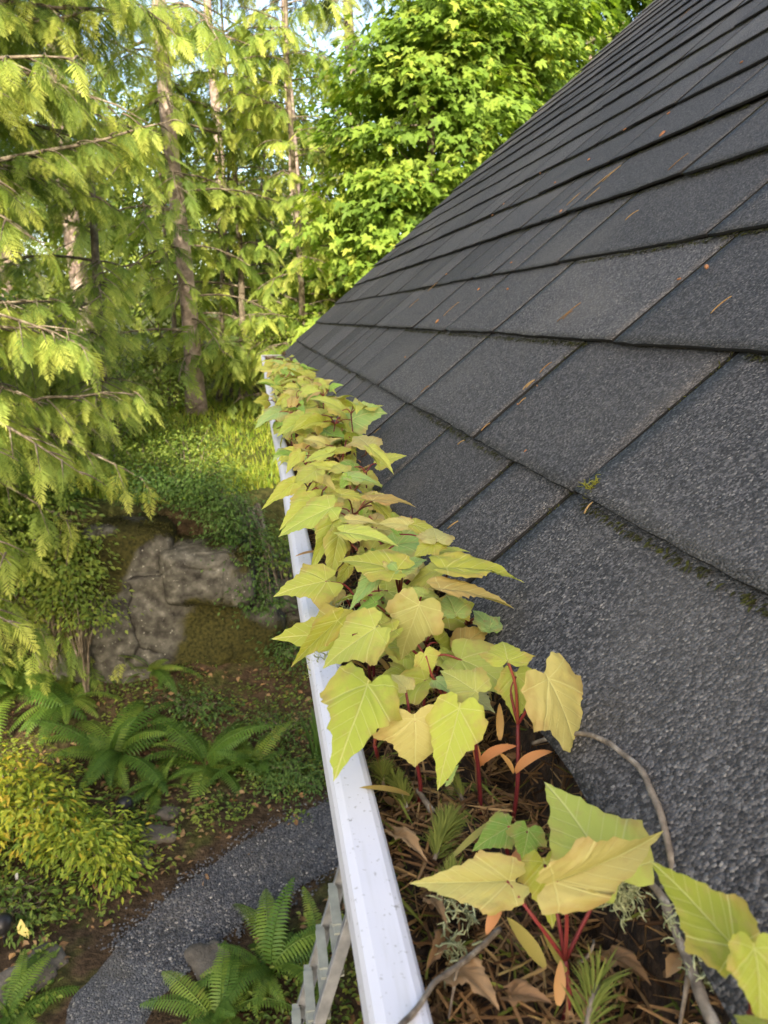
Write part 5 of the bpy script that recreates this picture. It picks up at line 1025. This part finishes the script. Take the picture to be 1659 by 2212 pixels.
# the crowd: smaller fillers among the big ones, and the dense far stretch
def crowd(Y, x, hgt, nl, size, label, group, r, near=False):
    sb = np.array([x, Y, float(dz(np.array(x), np.array(Y))) - .004]); root = thing('maple_seedling', tuple(sb), label, 'seedling', group)
    st = sb + np.array([r.normal(0, .008), r.normal(0, .008), hgt]); mb = MB(); P = curve([sb, (sb + st) / 2 + np.array([r.normal(0, .003), r.normal(0, .003), 0]), st], 8); tube(mb, P, np.linspace(.0013, .0009, len(P)), 6, r.uniform(0, .4))
    a0 = r.uniform(0, 6.28)
    for q in range(nl):
        a = a0 + q * 2 * math.pi / nl + r.normal(0, .35); hd = np.array([math.cos(a), math.sin(a) * .8 - .12, 0]); b = st + hd * r.uniform(.008, .028) + np.array([0, 0, r.uniform(.002, .020)]); L = size * r.uniform(.65, 1.15)
        tip = b + nrm(hd + np.array([0, 0, r.uniform(-1.1, .35)])) * L * r.uniform(.75, 1.1)
        o, pp_ = leaf_obj(root, LV[r.integers(len(LV))], b, tip, r.uniform(.52, .98), r.normal(0, .35), r.choice(list('yyyyyllllppogb')), r, st, near)
        if pp_ is not None: tube(mb, pp_, .0010, 5, r.uniform(.3, .9))
    link('stem', mb.mesh('stem'), M_STEM, root)
    for q in range(2):
        a = a0 + 1.5 + q * 3.14; m_s = sb + (st - sb) * r.uniform(.35, .6); s = r.uniform(.018, .028); o = bpy.data.objects.new('seed_leaf', SV[r.integers(len(SV))]); COL.objects.link(o)
        o.matrix_basis = Matrix.Translation(Vector(m_s)) @ Matrix.Rotation(a, 4, 'Z') @ Matrix.Rotation(r.uniform(-.2, 1.1), 4, 'X') @ Matrix.Scale(s, 4); put(o, root)
rc = np.random.default_rng(77)
for q in range(46):
    Y = .41 + .70 * (q + rc.random()) / 46; x = rc.uniform(.018, .09)
    crowd(Y, x, rc.uniform(.028, .050), 2 if q % 3 else 3, rc.uniform(.032, .052), 'small low maple seedling half hidden under the larger leaves of the near row', 'low seedlings under the near row', rc, True)
Y = .98
while Y < 3.85:
    far_ = Y > 1.9
    crowd(Y + rc.normal(0, .01), rc.uniform(.010, .100), rc.uniform(.060, .108) * (1 - .55 * ss(2.6, 3.9, Y)) * rc.choice([.7, 1, 1.1]), int(rc.integers(2, 5)), rc.uniform(.032, .062), 'yellow green maple seedling in the crowded far stretch of the gutter', 'seedlings crowding the far gutter', rc, not far_)
    Y += rc.uniform(.011, .029)
SEEDS = SEED_N[0]

# ------------------------------------------------------------------ twigs, lichen, dry leaves
def onroof(px, py, off=.004):
    d = ray(px, py); t = NR @ (P0 + off * NR - CAM) / (NR @ d); return CAM + d * t
def strands(c, n, ln, seed, rad=.00045, hang=.3, spread=.006):
    r = np.random.default_rng(seed); mb = MB()
    for _ in range(n):
        p = np.asarray(c) + r.normal(0, spread, 3); d = nrm(r.normal(size=3) + np.array([0, 0, -hang])); P = [p]
        for q in range(5): d = nrm(d + r.normal(0, .55, 3)); P.append(P[-1] + d * ln / 5 * r.uniform(.6, 1.2))
        tube(mb, curve(P, 10), np.linspace(rad, rad * .4, 11), 3, r.random(), False)
        if r.random() < .6: e = P[2]; d2 = nrm(d + r.normal(0, .8, 3)); tube(mb, [e, e + d2 * ln * .2, e + d2 * ln * .3 + r.normal(0, .002, 3)], [rad * .8, rad * .6, rad * .3], 3, r.random(), False)
    return mb
def twig(name_label, pts, rad, seed, knots=14, branches=(), lich=()):
    r = np.random.default_rng(seed); P = curve(pts, 60); P = P + .0006 * np.stack([NZ(P, 60, 2), NZ(P + 4, 60, 2), NZ(P + 8, 60, 2)], -1)
    root = thing('twig', tuple(P[0]), name_label, 'twig'); rr_ = np.linspace(rad[0], rad[1], len(P)) * (1 + .18 * np.abs(NZ(P, 160, 2)))
    mb = MB(); tube(mb, P, rr_, 8); link('stem', mb.mesh('stem'), M_TWIG, root)
    for b, ra in branches: mb = MB(); Q = curve(b, 24); tube(mb, Q, np.linspace(ra, ra * .5, len(Q)), 6); link('side_twig', mb.mesh('side_twig'), M_TWIG, root)
    for c, n, ln, sp_ in lich: link('lichen', strands(c, n, ln, seed + n, spread=sp_).mesh('lichen'), M_LICHEN, root)
mainp = [onroof(*p, o_) for p, o_ in (((1150, 1606), .004), ((1212, 1590), .006), ((1268, 1585), .009), ((1330, 1612), .010), ((1387, 1672), .010), ((1425, 1748), .009), ((1443, 1830), .007), ((1455, 1905), .005), ((1462, 1940), .005))]
twig('slender arching grey twig lying on the lowest shingle', mainp, (.0011, .0016), 3)
tp = [onroof(*p, o_) for p, o_ in (((1360, 1868), .006), ((1400, 1905), .006), ((1445, 1965), .006), ((1478, 2050), .006), ((1508, 2135), .006), ((1545, 2215), .006), ((1600, 2320), .006))]
twig('thick lichen covered grey twig along the roof edge at the bottom right', tp, (.0017, .0021), 4,
     branches=[([onroof(1450, 1960, .006), onroof(1500, 1948, .006), onroof(1590, 1955, .005), onroof(1720, 1985, .005)], .0013), ([onroof(1490, 2085, .004), onroof(1480, 2150, -.006), onroof(1466, 2230, -.012)], .0012)],
     lich=[(P3(ZD, (1030, 560), .004), 120, .0075, .0032), (P3(ZD, (1330, 690), .006), 140, .0075, .0034), (P3(ZD, (1390, 850), .004), 110, .007, .0030)])
twig('bare brown twig sticking out over the white gutter lip', [P3(ZD, p, z) for p, z in (((30, 1200), .010), ((120, 1100), .004), ((165, 1040), .003), ((250, 930), -.002), ((380, 840), -.012), ((510, 720), -.020))], (.0009, .0011), 5, branches=[([P3(ZD, (330, 870), -.008), P3(ZD, (310, 980), -.018), P3(ZD, (290, 1100), -.024)], .0008)])
twig('short brown twig under the pinkish front leaf', [P3(ZC, p, z) for p, z in (((615, 850), -.020), ((650, 895), -.018), ((700, 960), -.018))], (.0012, .0016), 6)
twig('thin curling dry stalk near the bottom of the gutter', [P3(ZD, p, z) for p, z in (((845, 860), -.022), ((880, 835), -.014), ((905, 790), -.010), ((910, 770), -.012))], (.0006, .0005), 7)
twig('bare stalk poking out over the shingles behind the tall red stem', [onroof(*ZC(*p), o_) for p, o_ in (((1200, 190), .012), ((1330, 215), .010), ((1450, 255), .006), ((1530, 285), .004))], (.0009, .0011), 8)
for c, n, ln, lb in ((P3(ZB, (372, 685), .004), 40, .016, 'pale lichen tuft caught on the inner gutter lip'), (P3(ZB, (258, 1010), -.002), 22, .015, 'wispy lichen hanging off the outside of the gutter lip'), (P3(ZD, (345, 620), -.018), 26, .012, 'white lichen crumbs beside the pink fallen seed leaf'), (P3(ZD, (315, 780), -.020), 24, .012, 'white lichen crumbs nearest the bare brown twig')):
    o = link('lichen_tuft', strands(c, n, ln, n, spread=.0035, rad=.0006).mesh('lichen_tuft'), M_LICHEN); tag(o, lb, 'lichen')
for q, (p0, p1, z, W, lb) in enumerate([((330, 900), (510, 1070), -.018, .75, 'large torn brown dead leaf at the bottom of the gutter'), ((560, 1000), (740, 1040), -.022, .8, 'dark brown dead leaf behind the torn one'), ((60, 320), (200, 430), -.016, .6, 'tan pleated dead leaf by the gutter lip'), ((215, 600), (285, 705), -.018, .5, 'small curled tan dead leaf below the pink tipped leaf'), ((60, 300), (30, 260), -.020, .7, 'dull brown dead leaf pressed against the lip'), ((290, 760), (190, 900), -.024, .5, 'rust brown dead leaf near the lip'), ((1000, 850), (1160, 960), -.030, .8, 'dark dead leaf in the shaded hollow under the roof edge')]):
    me = leaf_mesh(300 + q, .5, .6, .9, .3, .10); a = me.attributes.new('tint', 'FLOAT', 'POINT'); a.data.foreach_set('value', np.full(len(me.vertices), (.75, .3, .9, .7, .5, .35, .25)[q], np.float32)); me.materials.append(M_DRY)
    o = thing('dead_leaf', (0, 0, 0), lb, 'dead leaf') if False else None
    b, t_ = P3(ZD, p0, z), P3(ZD, p1, z + .003); y = t_ - b; L = np.linalg.norm(y); y = y / L; x = nrm(np.cross(y, [0, -.2, 1.])); zz_ = np.cross(x, y)
    o = bpy.data.objects.new('dead_leaf', me); COL.objects.link(o); o.matrix_basis = Matrix(np.c_[np.r_[np.c_[x * L * W, y * L, zz_ * L], np.zeros((1, 3))], np.r_[b, 1]].tolist()); tag(o, lb, 'dead leaf')
# needles and bud scales lying on the shingles
def z2(x, y): return 829.5 + x * .5, y * .5
def z4(x, y): return 548.6 + x * .43, 737.3 + y * .43
def z8(x, y): return 1097.2 + x * .3967, 603.5 + y * .3967
ndl = [(z2, 800, 1350, 60, .05), (z2, 955, 770, 70, .06), (z2, 985, 750, 55, .06), (z2, 900, 840, 55, .05), (z2, 290, 1335, 50, .06), (z2, 1270, 700, 55, .05), (z2, 1070, 930, 70, .03), (z2, 820, 860, 50, .05), (z4, 560, 400, 58, .045), (z4, 530, 405, 60, .03), (z4, 620, 450, 52, .02), (z4, 1000, 925, 60, .018), (z4, 1390, 215, 40, .018), (z4, 1350, 300, 45, .014), (z4, 860, 240, 50, .022), (z4, 1165, 430, 50, .018), (z8, 440, 1245, 20, .016), (z8, 325, 195, 48, .022), (z8, 110, 575, 45, .022), (z8, 205, 480, 45, .025), (z8, 1160, 140, 50, .03), (z2, 1300, 60, 60, .06), (z4, 1040, 510, 75, .014), (z2, 130, 1310, 60, .05), (z2, 210, 1240, 60, .05)]
bud = [(z2, 1395, 1155, .016), (z2, 1275, 1207, .008), (z2, 1205, 580, .026), (z2, 1545, 270, .012), (z2, 765, 915, .016), (z2, 535, 1250, .012), (z2, 470, 930, .013), (z2, 518, 880, .012), (z2, 230, 1390, .018), (z2, 885, 690, .014), (z2, 1040, 560, .014), (z2, 740, 790, .018), (z2, 675, 750, .018), (z2, 1230, 490, .012), (z2, 270, 1185, .014), (z8, 55, 680, .007), (z8, 160, 580, .005), (z8, 95, 935, .005), (z4, 760, 80, .010), (z2, 550, 1135, .010), (z2, 410, 1250, .012)]
rb = np.random.default_rng(9)
for zf, a, b, ang, ln in ndl:
    p = onroof(*zf(a, b), .0085); c, s = math.cos(R(ang - 42)), math.sin(R(ang - 42)); d = U * c - np.array([0, 1, 0]) * s; sd = np.array([0, 1, 0]) * c + U * s; ts = np.linspace(-.5, .5, 9); ln *= .72
    P = p + d * (ln * ts)[:, None] + sd * (ln * rb.uniform(-.3, .3) * (ts ** 2))[:, None] + NR * (.0012 * (1 - 3 * ts ** 2))[:, None]; mb = MB(); tube(mb, P, (.00055 * (1 - .5 * np.abs(ts)) + .0002), 5, rb.uniform(.4, .8))
    o = link('fallen_needle', mb.mesh('fallen_needle'), M_NEEDLE); tag(o, 'dry orange brown conifer needle lying on the dark shingles', 'needle', 'needles lying on the shingles')
for zf, a, b, ln in bud:
    ln *= .68; p = onroof(*zf(a, b), .0085); V, Fq = blob((0, 0, 0), (ln * .5, ln * .22, ln * .16), rb.uniform(1, 9), 14, 9, .3, .9, 60); th = rb.uniform(0, 6.28); e1 = U * math.cos(th) + np.array([0, 1, 0]) * math.sin(th); e2 = np.cross(NR, e1); V = V @ np.stack([e1, e2, NR]) + p + NR * ln * .1
    mb = MB(); mb.add(V, [Fq], rb.uniform(.2, .8)); o = link('bud_scale', mb.mesh('bud_scale'), M_BUD); tag(o, 'small orange bud scale lying on the dark shingles', 'bud scale', 'bud scales lying on the shingles')
p = onroof(*z8(455, 1152), .006); o = link('moss_tuft', strands(p, 60, .010, 5, .0005, -.6, .0025).mesh('moss_tuft'), M_MOSS); o.data.attributes['tint'].data.foreach_set('value', np.full(len(o.data.vertices), .9, np.float32)); tag(o, 'bright green moss tuft under the edge of the second shingle row', 'moss')
# dark moss and grit packed under the butt edges and in the joints
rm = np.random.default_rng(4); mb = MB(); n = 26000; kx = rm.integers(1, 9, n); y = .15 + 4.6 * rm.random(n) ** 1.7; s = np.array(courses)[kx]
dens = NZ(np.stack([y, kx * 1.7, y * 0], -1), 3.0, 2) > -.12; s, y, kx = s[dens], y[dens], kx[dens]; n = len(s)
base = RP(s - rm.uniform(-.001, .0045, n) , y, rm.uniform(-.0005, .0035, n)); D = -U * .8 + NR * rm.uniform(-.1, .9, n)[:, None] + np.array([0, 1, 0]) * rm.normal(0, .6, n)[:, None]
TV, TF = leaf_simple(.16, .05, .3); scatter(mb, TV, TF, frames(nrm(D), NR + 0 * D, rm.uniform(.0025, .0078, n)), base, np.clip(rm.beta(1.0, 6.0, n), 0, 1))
jy, jsn = [], []
for k_, js in joints.items():
    for v in js[1:]:
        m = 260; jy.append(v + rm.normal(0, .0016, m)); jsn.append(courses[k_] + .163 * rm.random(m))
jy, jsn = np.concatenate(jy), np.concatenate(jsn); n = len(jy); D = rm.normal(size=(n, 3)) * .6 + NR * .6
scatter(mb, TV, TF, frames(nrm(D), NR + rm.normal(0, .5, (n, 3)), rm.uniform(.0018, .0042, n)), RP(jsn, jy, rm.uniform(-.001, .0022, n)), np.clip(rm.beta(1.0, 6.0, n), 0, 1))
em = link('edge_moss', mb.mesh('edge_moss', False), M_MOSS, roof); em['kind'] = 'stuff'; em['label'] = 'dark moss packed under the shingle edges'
